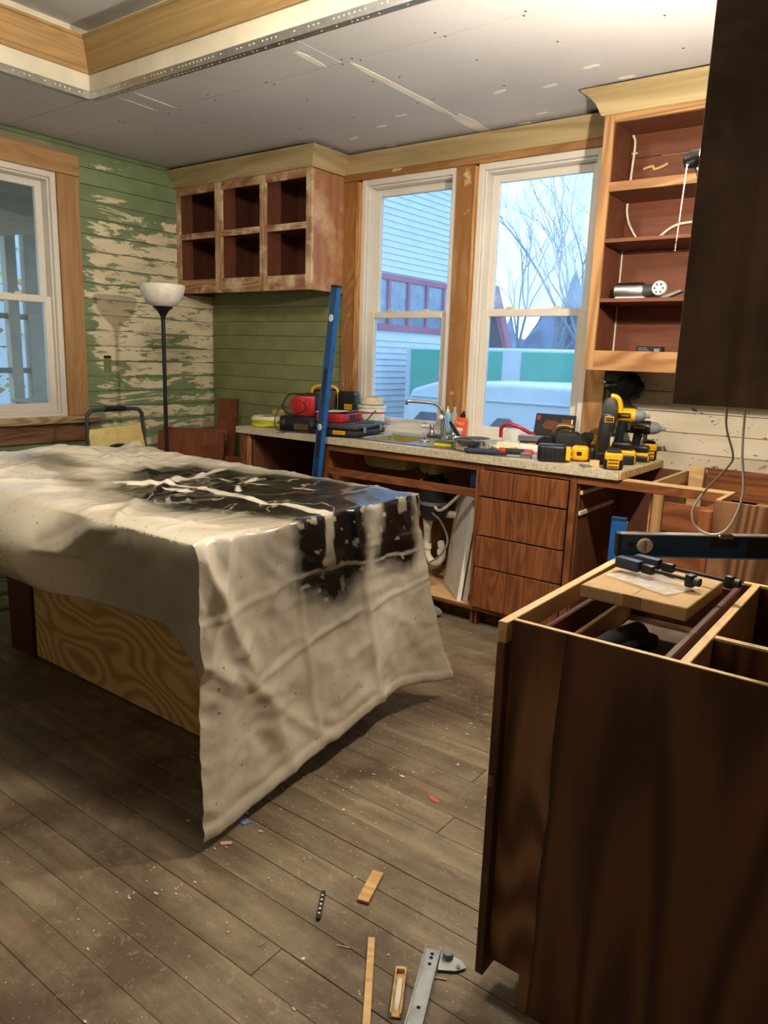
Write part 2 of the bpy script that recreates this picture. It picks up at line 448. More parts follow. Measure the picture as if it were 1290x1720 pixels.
def glass(name, haze=.0, lo=.55, tint=(.93, .97, 1)):
    m = bpy.data.materials.new(name); m.use_nodes = True; n = m.node_tree.nodes; l = m.node_tree.links
    n.clear(); out = n.new('ShaderNodeOutputMaterial')
    tr = n.new('ShaderNodeBsdfTransparent'); tr.inputs[0].default_value = (*tint, 1)
    gl = n.new('ShaderNodeBsdfGlossy'); gl.inputs['Roughness'].default_value = .03
    fr = n.new('ShaderNodeFresnel'); fr.inputs[0].default_value = 1.35
    mx = n.new('ShaderNodeMixShader'); l.new(fr.outputs[0], mx.inputs[0]); l.new(tr.outputs[0], mx.inputs[1]); l.new(gl.outputs[0], mx.inputs[2])
    last = mx.outputs[0]
    if haze:
        v = coords(n, l)
        f = nz(n, l, v, 3.2, 7, .68, .3)
        k = ramp(n, l, f, [(lo - .12, (.06, .06, .06)), (lo + .2, (haze, haze, haze))])
        df = n.new('ShaderNodeBsdfTranslucent'); df.inputs[0].default_value = (.85, .92, 1, 1)
        d2 = n.new('ShaderNodeBsdfDiffuse'); d2.inputs[0].default_value = (.6, .68, .78, 1)
        ad = n.new('ShaderNodeMixShader'); ad.inputs[0].default_value = .3; l.new(df.outputs[0], ad.inputs[1]); l.new(d2.outputs[0], ad.inputs[2])
        m2 = n.new('ShaderNodeMixShader'); l.new(k, m2.inputs[0]); l.new(last, m2.inputs[1]); l.new(ad.outputs[0], m2.inputs[2]); last = m2.outputs[0]
    l.new(last, out.inputs[0]); return m
M['glass'] = glass('window_glass', .12, .55)
M['glass_frost'] = glass('misted_window_glass', .62, .50)

def plastic_sheet():
    m, n, l, b = base('painter_plastic', .26, spec=.5)
    a = n.new('ShaderNodeVertexColor'); a.layer_name = 'paint'
    sx = n.new('ShaderNodeSeparateColor'); l.new(a.outputs['Color'], sx.inputs[0])
    v = coords(n, l)
    f = nz(n, l, v, 5, 5); pl = ramp(n, l, f, [(.3, hexc('#ded6c4')), (.7, hexc('#f2ecde'))])
    dirt = ramp(n, l, nz(n, l, v, 2.4, 5), [(.5, (0, 0, 0)), (.75, (.5, .5, .5))])
    pl = mixc(n, l, dirt, pl, hexc('#b8a688'))
    spk = ramp(n, l, nz(n, l, v, 70, 2), [(.70, (0, 0, 0)), (.74, (.8, .8, .8))])
    pl = mixc(n, l, spk, pl, hexc('#6a563a'))
    # grey green overspray and the painted flap shade, then black spray with crackle where the sheet was folded
    pl = mixc(n, l, sx.outputs['Green'], pl, hexc('#5e5645'))
    cr = math_(n, l, 'ABSOLUTE', math_(n, l, 'SUBTRACT', nz(n, l, coords(n, l, (1, .55, 1)), 3.6, 4, .55, .5), .5))
    ck = ramp(n, l, cr, [(.003, (0, 0, 0)), (.008, (1, 1, 1))])
    edge = ramp(n, l, nz(n, l, v, 28, 4), [(.2, (.6, .6, .6)), (.75, (1, 1, 1))])
    soft = math_(n, l, 'MULTIPLY', sx.outputs['Red'], edge)
    k = ramp(n, l, soft, [(.02, (0, 0, 0)), (.70, (1, 1, 1))])
    kk = mixc(n, l, sx.outputs['Blue'], k, mixc(n, l, 1.0, k, ck, 'MULTIPLY'))
    c = mixc(n, l, kk, pl, hexc('#0d0d10'))
    l.new(c, b.inputs['Base Color'])
    b.inputs['Coat Weight'].default_value = .6; b.inputs['Coat Roughness'].default_value = .14
    r1 = math_(n, l, 'ABSOLUTE', math_(n, l, 'SUBTRACT', nz(n, l, v, 5, 1, .4, .5), .5)); r2 = math_(n, l, 'ABSOLUTE', math_(n, l, 'SUBTRACT', nz(n, l, v, 13, 1, .4, .5), .5))
    wr = math_(n, l, 'ADD', math_(n, l, 'POWER', r1, .6), math_(n, l, 'MULTIPLY', r2, .25)); bump(n, l, b, wr, .16, .012)
    # a little light passes through bare film
    tl = n.new('ShaderNodeBsdfTranslucent'); l.new(c, tl.inputs[0])
    mx = n.new('ShaderNodeMixShader'); mx.inputs[0].default_value = .22
    out = n['Material Output']; l.new(b.outputs[0], mx.inputs[1]); l.new(tl.outputs[0], mx.inputs[2]); l.new(mx.outputs[0], out.inputs[0])
    return m
M['sheet'] = plastic_sheet()

def film(name, col, alpha):
    m = bpy.data.materials.new(name); m.use_nodes = True; n = m.node_tree.nodes; l = m.node_tree.links
    b = n['Principled BSDF']; b.inputs['Base Color'].default_value = (*col, 1); b.inputs['Roughness'].default_value = .25
    f = nz(n, l, coords(n, l, (1, 1, .3)), 8, 4)
    l.new(ramp(n, l, f, [(.3, (alpha - .15,) * 3), (.7, (alpha + .15,) * 3)]), b.inputs['Alpha']); return m
M['film'] = film('hanging_plastic_film', hexc('#dcc8a6'), .6)
M['film_clear'] = film('clear_plastic_bag', hexc('#dfe3e8'), .35)

for k, c, r, mt in [('black', '#17171a', .45, 0), ('rubber', '#232326', .65, 0), ('yellow', '#e6ac1a', .42, 0), ('red', '#b3262b', .42, 0), ('blue', '#1f5fa6', .32, .1),
                    ('blue_edge', '#4a90d8', .32, .1), ('navy', '#173d66', .35, .1), ('steel', '#b9bbbd', .25, 1), ('chrome', '#d5d7da', .12, 1), ('brushed', '#a9abad', .35, 1), ('grey', '#7d8084', .5, 0),
                    ('dkgrey', '#3c3e42', .5, 0), ('white', '#e4e2dc', .5, 0), ('cream', '#ddd2b4', .6, 0), ('paper', '#dedbd2', .8, 0), ('card', '#a88a62', .8, 0),
                    ('card_in', '#8f6c42', .85, 0), ('orange', '#e0571f', .4, 0), ('lightblue', '#8dbbe0', .3, 0), ('sponge', '#d8bd2e', .9, 0), ('scour', '#3f6a35', .95, 0),
                    ('olive', '#8c7f45', .3, 0), ('pipe', '#dcd6c6', .45, 0), ('tape_blue', '#6f8fc4', .7, 0), ('tape_pink', '#d9a79c', .7, 0), ('red_bit', '#c0504a', .6, 0),
                    ('stool_yellow', '#d8c57e', .55, 0), ('hose', '#77805c', .6, 0), ('rope', '#c9c94a', .6, 0), ('brown_grit', '#6b3f30', .9, 0), ('gyp', '#cfc8b8', .9, 0),
                    ('green_lbl', '#3f8f4c', .5, 0), ('navy_grip', '#25304a', .55, 0), ('wire', '#e3ddcf', .45, 0), ('wire_grey', '#8b8579', .5, 0), ('bulb_glass', '#fff1d8', .4, 0),
                    ('shade', '#e9e4d8', .45, 0), ('foil', '#c4c6c8', .22, 1), ('brass', '#8a6f48', .4, .8), ('disp', '#2a2b2e', .5, 0), ('mdf_white', '#d9d5cc', .7, 0)]:
    M[k] = plain(k + '_finish', hexc(c), r, mt)
M['lamp_shade'] = M['shade']
# outdoors
M['siding'] = plain('white_clapboard', hexc('#c9d0d6'), .7, scale=3, var=.06)
M['red_trim'] = plain('red_window_trim', hexc('#a1506a'), .6)
M['far_glass'] = plain('far_window_pane', hexc('#6f7f90'), .15, .0, spec=.8, var=.3, scale=9)
M['truck'] = plain('white_truck_paint', hexc('#cdd5dd'), .3, scale=4, var=.05)
M['truck_glass'] = plain('truck_window', hexc('#3e4a58'), .12, .0, spec=.8, var=.35, scale=12)
M['teal'] = plain('teal_panel', hexc('#3fae96'), .5, scale=4, var=.05)
M['roofing'] = plain('dark_roof', hexc('#574a58'), .9)
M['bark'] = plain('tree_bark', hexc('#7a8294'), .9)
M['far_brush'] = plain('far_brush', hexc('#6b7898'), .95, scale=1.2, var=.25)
M['yellow_leaf'] = plain('autumn_leaves', hexc('#c49a52'), .8, scale=5, var=.3)
M['grass'] = plain('lawn_grass', hexc('#6f7f4e'), .95, scale=2, var=.25)
M['porch_grey'] = plain('porch_grey_paint', hexc('#bba482'), .7, scale=5)
M['porch_dark'] = plain('porch_dark_wood', hexc('#917c60'), .8, scale=5)
M['sheet_white'] = plain('porch_bedsheet', hexc('#d2bd98'), .7, scale=4)
def emit(name, col, s):
    m, n, l, b = base(name, .4, col); b.inputs['Emission Color'].default_value = (*col, 1); b.inputs['Emission Strength'].default_value = s; return m
M['bulb'] = emit('lit_bulb', (1.0, .82, .55), 30)
M['dome'] = emit('frosted_dome', (1.0, .85, .62), 8)

# ================================================================ THE ROOM
CZ = 2.64                      # main ceiling
RX, RY = 6.2, -5.4             # far side and camera side of the room
WT = .15                       # wall thickness

def struct(name, mb, mat, smooth=False):
    o = mb.build(name, mat, None, smooth); o['kind'] = 'structure'; return o

# ---- floor: planks run along x
floor = struct('floor', MB().box(-.1, RX + .1, RY - .1, .1, -.12, -.025), M['dark'])
rnd = random.Random(3)
row = 0; y = 0.0
while y > RY:
    w = .1015
    x = -rnd.random() * 2.2
    while x < RX:
        ln = rnd.uniform(1.6, 3.4); x2 = min(x + ln, RX)
        if RX - x2 < .5: x2 = RX
        xa = max(x, 0)
        if x2 - xa > .05:
            dz = rnd.uniform(-.0012, .0)
            g = rnd.choice((.0003, .0004, .0005, .0007, .0016))
            MB().box(xa + .0008, x2 - .0008, max(y - w, RY) + g, y - g, -.025, dz, .0008).build('floor_plank', M['floor'], floor)
        x = x2
    y -= w; row += 1

# ---- back wall (y = 0) with two windows
W1 = (1.455, 2.165); W2 = (2.305, 3.045); WZ = (.905, 2.48)
mb = MB()
for a, b in ((-WT, W1[0]), (W1[1], W2[0]), (W2[1], RX + WT)): mb.box(a, b, .02, WT, 0, CZ + .4)
for a, b in (W1, W2):
    mb.box(a, b, .02, WT, 0, WZ[0]); mb.box(a, b, .02, WT, WZ[1], CZ + .4)
wall_back = struct('wall_back', mb, M['dark'])
def boards(parent, axis, s0, s1, z0, z1, mat, step=.1013, seed=1, min_len=.7, skip=None, gaps=.0012, z_phase=0.0):
    r = random.Random(seed); k = 0; z = z_phase
    while z < z1:
        za, zb = max(z, z0), min(z + step, z1)
        z += step; k += 1
        if zb - za < .015: continue
        cuts = [s0]
        p = s0 + r.uniform(.3, 2.2)
        while p < s1 - min_len: cuts.append(p); p += r.uniform(1.0, 2.4)
        cuts.append(s1)
        for a, b in zip(cuts[:-1], cuts[1:]):
            dp = r.uniform(0, .0022); g = gaps * r.uniform(.6, 1.5)
            m = MB()
            if axis == 'X': m.box(a + .0006, b - .0006, -dp, .02, za + g, zb - g, .0016)
            else: m.box(-.02, dp, a + .0006, b - .0006, za + g, zb - g, .0016)
            m.build('wall_board', mat, parent)
boards(wall_back, 'X', 0.0, 1.33, .0, CZ, M['peel_back'], seed=4, z_phase=-.009)
boards(wall_back, 'X', 3.14, RX, .0, CZ, M['white_boards'], seed=9, min_len=.5, z_phase=-.053)

# ---- left wall (x = 0) with one window
LY = (-2.10, -1.245); LZ = (.93, 2.44)
mb = MB()
mb.box(-WT, -.02, LY[1], .0, 0, CZ + .4).box(-WT, -.02, RY, LY[0], 0, CZ + .4)
mb.box(-WT, -.02, LY[0], LY[1], 0, LZ[0]).box(-WT, -.02, LY[0], LY[1], LZ[1], CZ + .4)
wall_left = struct('wall_left', mb, M['dark'])
boards(wall_left, 'Y', LY[1] + .0, 0, 0, CZ, M['peel_left'], seed=14, min_len=3, z_phase=-.02)
boards(wall_left, 'Y', LY[0], LY[1], 0, LZ[0] - .02, M['peel_left'], seed=15, min_len=3, z_phase=-.02)
boards(wall_left, 'Y', RY, LY[0], 0, CZ, M['peel_left'], seed=16, min_len=3, step=.2026)
boards(wall_left, 'Y', LY[0], LY[1], LZ[1] + .02, CZ, M['peel_left'], seed=17, min_len=3, z_phase=-.02)
bx('outlet_hole', .0, .004, -.962, -.905, 1.222, 1.335, M['peel_back'], wall_left, 0)
bx('outlet_cover_gap', .0025, .006, -.958, -.909, 1.318, 1.334, M['dark'], wall_left, 0)
# ragged strip of bare lath beside the head of the window casing
bx('torn_strip', .0005, .004, -1.095, -1.078, 2.36, 2.57, M['porch_dark'], wall_left, 0)
bx('torn_strip', .0005, .004, -2.3, -1.115, 2.565, 2.588, M['porch_dark'], wall_left, 0)

struct('wall_right', MB().box(RX, RX + WT, RY, .0, 0, CZ + .4), M['plaster'])
struct('wall_front', MB().box(-WT, RX + WT, RY - WT, RY, 0, CZ + .4), M['plaster'])

# ---- ceiling: drywall sheets, tray recess, bead, crown
TX0, TX1, TY0, TY1, TZ = .87, 4.15, -4.6, -1.53, 2.955
ceiling = struct('ceiling', MB().box(-WT, RX + WT, RY - WT, WT, TZ + .02, TZ + .14), M['dark'])
g = .0018
for (x0, x1, y0, y1) in ((0, 2.345, -1.215, 0), (2.345, 4.6, -1.215, 0), (4.6, RX, -1.215, 0), (0, 1.02, TY1, -1.215), (1.02, 2.30, TY1, -1.215), (2.30, 4.5, TY1, -1.215), (4.5, RX, TY1, -1.215),
                         (0, TX0, -2.75, TY1), (0, TX0, RY, -2.75), (TX1, RX, -3.0, TY1), (TX1, RX, RY, -3.0), (TX0, TX1, RY, TY0)):
    bx('drywall_sheet', x0 + g, x1 - g, y0 + g, y1 - g, CZ, CZ + .013, M['drywall'], ceiling, .0012)
for (x0, x1, y0, y1) in ((TX0, 2.1, TY0, TY1), (2.1, 3.32, TY0, TY1), (3.32, TX1, TY0, TY1)):
    bx('tray_sheet', x0 + g, x1 - g, y0, y1, TZ, TZ + .013, M['drywall'], ceiling, .0012)
bx('tray_side', TX0 - .013, TX1, TY1, TY1 + .013, CZ, TZ + .02, M['mudded'], ceiling, 0)
bx('tray_side', TX0 - .013, TX0, TY0, TY1, CZ, TZ + .02, M['mudded'], ceiling, 0)
bx('tray_side', TX1, TX1 + .013, TY0, TY1, CZ, TZ + .02, M['mudded'], ceiling, 0)
bx('tray_side', TX0, TX1, TY0 - .013, TY0, CZ, TZ + .02, M['mudded'], ceiling, 0)
# tape and filler marks
def patch(x, y, lx, ly, rot=0, seed=0, mat='compound', z=CZ, nm='compound_patch'):
    r = random.Random(seed); n = 14; poly = []
    for k in range(n):
        a = 2 * math.pi * k / n
        s = 1 / max(abs(math.cos(a)) ** 1, abs(math.sin(a)) ** 1); s = .55 * s + .45
        q = (lx / 2 * math.cos(a) * s * r.uniform(.8, 1.1), ly / 2 * math.sin(a) * s * r.uniform(.8, 1.1))
        poly.append((x + q[0] * math.cos(rot) - q[1] * math.sin(rot), y + q[0] * math.sin(rot) + q[1] * math.cos(rot)))
    MB().prism(poly, z - .0016, z - .0001).build(nm, M[mat], ceiling)
patch(2.335, -.78, .045, .86, 0, 1, nm='joint_tape'); patch(2.35, -.20, .085, .36, .02, 2, nm='joint_tape')
patch(2.21, -1.32, .035, .2, .03, 3); patch(1.15, -1.33, .012, .26, .04, 4); patch(1.02, -1.33, .01, .2, .04, 5)
for i, (x, y) in enumerate(((1.35, -.22), (1.62, -.30), (1.9, -.40), (2.1, -.50), (2.72, -.55), (2.95, -.50), (3.2, -.62), (3.28, -.42), (3.05, -.25), (2.75, -.16), (1.72, -.06), (1.05, -.22), (.75, -.2), (.42, -.16), (2.6, -.05), (3.38, -.28))):
    patch(x, y, .075, .026, -.25 + .1 * (i % 4), 20 + i)
m = MB(); rr = random.Random(5)
for x in (.25, .65, 1.05, 1.45, 1.85, 2.30, 2.40, 2.8, 3.2, 3.6, 4.0):
    for y in (-1.24, -1.19, -.95, -.62): m.lathe([(0, -.0012), (.006, -.0008), (.006, 0)], 6, Matrix.Translation((x + rr.uniform(-.03, .03), y + rr.uniform(-.02, .02), CZ)))
o = m.build('screw_dimples', M['dkgrey'], ceiling); o['kind'] = 'stuff'
# metal corner bead along the two edges in view (and round the rest of the tray)
bead = struct('trim_1', MB().box(TX0 + .001, TX1 - .001, TY1 - .0025, TY1 - .0003, CZ - .002, CZ + .034)
              .box(TX0, TX1, TY1, TY1 + .034, CZ - .0025, CZ - .0003), M['zinc'])
bead2 = struct('trim_2', MB().box(TX0 + .0003, TX0 + .0025, TY0, TY1 - .001, CZ - .002, CZ + .034)
               .box(TX0 - .034, TX0, TY0, TY1, CZ - .0025, CZ - .0003), M['zinc'])
m = MB(); m2 = MB(); rr = random.Random(8)
for k in range(120):
    x = TX0 + .04 + k * .026
    if rr.random() < .55: m.box(x, x + .006, TY1 - .0034, TY1 - .002, CZ + .016, CZ + .021)
    if rr.random() < .6: m.box(x, x + .006, TY1 + .012, TY1 + .017, CZ - .0034, CZ - .002)
    yv = TY1 - .04 - k * .026
    if yv > TY0 and rr.random() < .6: m2.box(TX0 + .002, TX0 + .0034, yv, yv + .006, CZ + .015, CZ + .021)
o = m.build('bead_filler_spots', M['compound'], bead); o['kind'] = 'stuff'
o = m2.build('bead_filler_spots', M['compound'], bead2); o['kind'] = 'stuff'
# crown profiles (out, z)
TRAYP = [(0, 0), (.012, 0), (.018, .008), (.018, .016), (.024, .022), (.075, .118), (.078, .126), (.088, .130), (.088, .142), (.0, .142)]
def rcrown(name, path, z, mat, prof, sm=0, em=0):
    return struct(name, MB().sweep(prof, path, z, s_mitre=sm, e_mitre=em), mat)
TZB = 2.752
rcrown('trim_3', [(TX0, TY1), (TX1, TY1)], TZB, M['tray_x'], TRAYP, 1, -1)
rcrown('trim_4', [(TX0, TY0), (TX0, TY1)], TZB, M['tray_y'], TRAYP, 1, -1)
rcrown('trim_5', [(TX1, TY1), (TX1, TY0)], TZB, M['tray_y'], TRAYP, 1, -1)
COVE = [(0, 0), (.010, 0), (.016, .004), (.016, .010), (.020, .014), (.026, .030), (.038, .052), (.056, .074), (.078, .088), (.084, .091), (.090, .097), (.090, .104), (0, .104)]
# cabinet crown, its return, and the crown over the windows
rcrown('trim_6', [(.004, -.33), (1.32, -.33)], 2.512, M['poplar_x'], COVE, 0, 1)
rcrown('trim_7', [(1.32, -.33), (1.32, -.026)], 2.512, M['poplar_y'], COVE, -1, -.62)
WCOVE = [(a * .62, b) for a, b in COVE]
rcrown('trim_8', [(1.32, -.026), (3.158, -.026)], 2.518, M['poplar_x'], WCOVE, 1/.62, 0)
rcrown('trim_9', [(3.16, -.33), (4.0, -.33)], 2.520, M['poplar_x'], COVE, -1, 0)

# ---- window casings (back wall)
def trim(n, x0, x1, y0, y1, z0, z1, mat, bev=.003):
    o = bx('trim_%d' % n, x0, x1, y0, y1, z0, z1, mat, None, bev); o['kind'] = 'structure'; return o
trim(10, 1.318, 1.425, -.022, .0, .917, 2.478, M['casing_z'])
trim(11, 1.427, 1.454, -.030, .012, .917, 2.47, M['stop_z'])
trim(12, 2.168, 2.286, -.022, .0, .917, 2.478, M['casing_z'])
trim(13, 2.287, 2.304, -.030, .012, .917, 2.47, M['stop_z'])
trim(14, 3.047, 3.158, -.022, .0, .917, 2.478, M['casing_z'])
trim(15, 1.318, 3.158, -.024, .0, 2.480, 2.635, M['casing_x'])
# left window casing
trim(16, .0, .024, LY[1] + .002, -1.098, .942, 2.438, M['casing_left'])
trim(17, .0, .024, -2.247, LY[0] - .002, .942, 2.438, M['casing_left'])
trim(18, .0, .028, -2.255, -1.09, 2.440, 2.562, M['casing_left_y'])
trim(19, -.02, .062, -2.31, -1.045, .893, .940, M['stool'], .006)
trim(20, .0, .022, -2.25, -1.09, .772, .892, M['apron'])

def frame4(mb, a0, a1, b0, b1, w, d0, d1, plane, wb=None, wt=None):
    wb = wb or w; wt = wt or w
    def bb(p0, p1, q0, q1):
        if plane == 'Y': mb.box(p0, p1, d0, d1, q0, q1, .003)
        else: mb.box(d0, d1, p0, p1, q0, q1, .003)
    bb(a0, a0 + w, b0, b1); bb(a1 - w, a1, b0, b1); bb(a0 + w, a1 - w, b0, b0 + wb); bb(a0 + w, a1 - w, b1 - wt, b1)
    return mb

def window(n, a0, a1, b0, b1, plane, mid, up_glass, side=1):
    """double hung window; plane Y sits in the back wall (depth +y), plane X in the left wall (depth -x)"""
    def D(d0, d1):
        return (d0, d1) if plane == 'Y' else (-d1, -d0)
    m = MB()
    frame4(m, a0, a1, b0, b1, .036, *D(-.008, .13), plane, .03, .036)
    frame4(m, a0 + .036, a1 - .036, b0 + .03, b1 - .036, .012, *D(.012, .13), plane)
    win = m.build('window_%d' % n, M['vinyl'], None); win['kind'] = 'structure'
    q0, q1 = a0 + .048, a1 - .048
    # upper sash outside, lower sash inside
    us = frame4(MB(), q0, q1, mid - .012, b1 - .048, .044, *D(.078, .108), plane, .04, .044).build('upper_sash', M['vinyl'], win)
    ls = frame4(MB(), q0 - .0, q1, b0 + .042, mid + .022, .046, *D(.034, .066), plane, .05, .040).build('lower_sash', M['vinyl'], win)
    def pane(p, z0, z1, d, mat):
        mm = MB()
        if plane == 'Y': mm.box(q0 + .04, q1 - .04, d, d + .004, z0, z1)
        else: mm.box(-d - .004, -d, q0 + .04, q1 - .04, z0, z1)
        mm.build('pane', mat, p)
    pane(us, mid + .02, b1 - .088, .091, M[up_glass]); pane(ls, b0 + .088, mid - .014, .048, M['glass'])
    for fr in (.27, .72):
        c = q0 + (q1 - q0) * fr
        mm = MB()
        if plane == 'Y': mm.box(c - .025, c + .025, .036, .06, mid + .022, mid + .03, .002).box(c - .012, c + .02, .04, .055, mid + .03, mid + .038, .002)
        else: mm.box(-.06, -.036, c - .025, c + .025, mid + .022, mid + .03, .002).box(-.055, -.04, c - .012, c + .02, mid + .03, mid + .038, .002)
        mm.build('sash_lock', M['cream'], ls)
    # sill board under the frame, tilt latch marks on the tracks
    return win
window(1, W1[0], W1[1], WZ[0], WZ[1], 'Y', 1.652, 'glass')
window(2, W2[0], W2[1], WZ[0], WZ[1], 'Y', 1.66, 'glass_frost')
window(3, LY[0], LY[1], LZ[0], LZ[1], 'X', 1.672, 'glass')

# ================================================================ CABINETS
# ---- open wall cabinet in the corner, six pigeonholes
c = thing('wall_cabinet', 'open six-compartment wall cabinet with half-sanded face frame in the green corner', 'cabinet', (.66, -.165, 1.79))
B = lambda nm, x0, x1, y0, y1, z0, z1, mt, p=None, bev=.0015: bx(nm, x0, x1, y0, y1, z0, z1, M[mt], p or c, bev, True)
B('side_panel', 1.302, 1.32, -.312, -.002, 1.79, 2.51, 'sanded_side'); B('side_panel', .004, .022, -.312, -.002, 1.79, 2.51, 'red_inner')
B('bottom_panel', .022, 1.302, -.312, -.002, 1.83, 1.846, 'sanded_x'); B('top_panel', .022, 1.302, -.312, -.002, 2.494, 2.51, 'red_inner')
B('back_panel', .022, 1.302, -.012, -.002, 1.846, 2.494, 'red_inner', bev=0)
for x in (.448, .878): B('divider', x, x + .016, -.312, -.012, 1.846, 2.494, 'red_inner')
for a, b in ((.022, .448), (.464, .878), (.894, 1.302)): B('shelf', a, b, -.31, -.012, 2.170, 2.186, 'red_inner')
ST = ((.004, .038), (.420, .488), (.860, .914), (1.272, 1.32))
for a, b in ST: B('stile', a, b, -.332, -.312, 1.79, 2.512, 'sanded_z')
for (z0, z1) in ((1.79, 1.884), (2.160, 2.200), (2.460, 2.512)):
    for (s, t) in zip(ST[:-1], ST[1:]): B('rail', s[1], t[0], -.3315, -.3125, z0, z1, 'sanded_x')
MB().tube(smooth_path([(.55, -.08, .10), (.57, -.12, .082), (.61, -.13, .082)]), .005, 6).build('white_wire', M['wire'], c)

# ---- tall open wall cabinet right of the windows
c = thing('wall_cabinet', 'tall open wall cabinet with orange-brown frame and red-brown shelves beside the window', 'cabinet', (3.58, -.165, 1.36))
B('side_panel', 3.16, 3.178, -.312, -.002, 1.36, 2.53, 'oak_z'); B('side_panel', 3.982, 4.0, -.312, -.002, 1.36, 2.53, 'oak_z')
B('side_lining', 3.178, 3.184, -.310, -.012, 1.44, 2.52, 'shelf_red', bev=0)
B('bottom_panel', 3.178, 3.982, -.312, -.002, 1.428, 1.446, 'shelf_red'); B('top_panel', 3.178, 3.982, -.312, -.002, 2.512, 2.53, 'shelf_red')
for z0, z1 in ((1.446, 1.70), (1.70, 1.96), (1.96, 2.2), (2.2, 2.40), (2.402, 2.512)): B('back_board', 3.184, 3.982, -.012, -.002, z0 + .0008, z1 - .0008, 'shelf_red')
B('corner_bead', 3.184, 3.190, -.018, -.012, 1.446, 2.0, 'paper', bev=0)
for z in (1.684, 1.959, 2.190): B('shelf', 3.184, 3.982, -.318 if z < 2.1 else -.312, -.012, z, z + .018, 'shelf_red')
for a, b in ((3.16, 3.208), (3.955, 4.0)): B('stile', a, b, -.332, -.312, 1.36, 2.53, 'oak_z')
for a, b in ((1.36, 1.455), (2.186, 2.228), (2.488, 2.53)): B('rail', 3.208, 3.955, -.3315, -.3125, a, b, 'oak_x')
m = MB().tube(smooth_path([(3.192, -.03, 2.505), (3.205, -.03, 2.469), (3.203, -.03, 2.38), (3.199, -.03, 2.30), (3.196, -.03, 2.212)]), .006, 6)
m.build('white_cable', M['wire'], c, True, off=-Vector(c.location))
m = MB().tube(smooth_path([(3.194, -.03, 2.186), (3.197, -.03, 2.14), (3.217, -.03, 2.08), (3.271, -.03, 2.00), (3.31, -.04, 1.985), (3.349, -.03, 2.00), (3.431, -.03, 2.06), (3.514, -.03, 2.075), (3.7, -.03, 2.08)]), .006, 6)
m.build('white_cable', M['wire'], c, True, off=-Vector(c.location))
m = MB().tube(smooth_path([(3.255, -.02, 2.345), (3.30, -.02, 2.352), (3.31, -.02, 2.338), (3.345, -.02, 2.345), (3.375, -.02, 2.358)]), [.007] * 24 + [.005], 7)
m.build('torn_gouge', M['pine_x'], c, off=-Vector(c.location))
m = MB().box(3.192, 3.222, -.03, -.024, 2.418, 2.424); m.build('cable_staple', M['wire'], c, off=-Vector(c.location))

# ---- dark hanging cabinet over the peninsula
c = thing('hanging_cabinet', 'dark brown plywood end of a hanging cabinet at the right edge of the picture', 'cabinet', (4.416, -1.6, 1.33))
B('end_panel', 4.263, 4.57, -2.64, -2.622, 1.33, 2.636, 'dark_ply', bev=.001); B('end_panel', 4.263, 4.57, -.60, -.582, 1.33, 2.636, 'dark_ply')
B('bottom_panel', 4.281, 4.57, -2.622, -.6, 1.345, 1.363, 'dark_ply'); B('top_panel', 4.281, 4.57, -2.622, -.6, 2.618, 2.636, 'dark_ply')
B('back_panel', 4.552, 4.57, -2.622, -.6, 1.363, 2.618, 'dark_ply')
for y in (-2.622, -1.98, -1.30, -.64): B('stile', 4.263, 4.281, y, y + .04, 1.33, 2.636, 'dark_ply')
for z in (1.33, 2.57):
    for y in (-2.582, -1.94, -1.26): B('rail', 4.2635, 4.2805, y, y + (.602 if y < -2 else .64 if y < -1.5 else .62), z, z + .06, 'dark_ply')
for z in (1.75, 2.15): B('shelf', 4.285, 4.552, -2.622, -.6, z, z + .018, 'dark_ply')

# ---- base cabinets under the window
# left end: filler and open bay
c = thing('base_end', 'narrow wooden end stand carrying the left end of the counter', 'cabinet', (1.03, -.3, 0))
B('end_panel', .985, 1.003, -.60, -.02, 0, .874, 'cab_in'); B('face_stile', .985, 1.04, -.62, -.601, .0, .874, 'cab_red_z'); B('face_panel', 1.0405, 1.068, -.619, -.602, .0, .874, 'oak_z')
B('bay_side', 1.07, 1.088, -.60, -.02, 0, .874, 'cab_in'); B('back_cleat', 1.09, 1.70, -.04, -.02, .0, .874, 'cab_in')
B('floor_board', 1.09, 1.70, -.6, -.04, .0, .018, 'cab_in')
# sink base
c = thing('sink_cabinet', 'red-brown sink base with its doors off showing pipes inside', 'cabinet', (2.235, -.3, 0))
B('side_panel', 1.702, 1.72, -.60, -.02, .0, .874, 'cab_red_z'); B('side_panel', 2.752, 2.768, -.60, -.02, .0, .874, 'cab_in')
B('back_panel', 1.72, 2.752, -.03, -.02, .0, .874, 'cab_in', bev=0); B('floor_panel', 1.72, 2.752, -.60, -.03, .085, .102, 'pine_x')
B('stile', 1.702, 1.735, -.62, -.601, .085, .874, 'cab_red_z'); B('stile', 2.752, 2.776, -.62, -.601, .085, .874, 'cab_red_z')
B('top_rail', 1.735, 2.752, -.6195, -.6015, .835, .874, 'cab_red_x'); B('middle_rail', 1.735, 2.752, -.6195, -.6015, .692, .735, 'cab_red_x')
B('bottom_rail', 1.735, 2.752, -.6195, -.6015, .085, .103, 'cab_red_x'); B('toe_board', 1.72, 2.752, -.54, -.525, 0, .085, 'dark_ply')
B('outlet_box', 2.70, 2.751, -.585, -.50, .735, .83, 'navy')
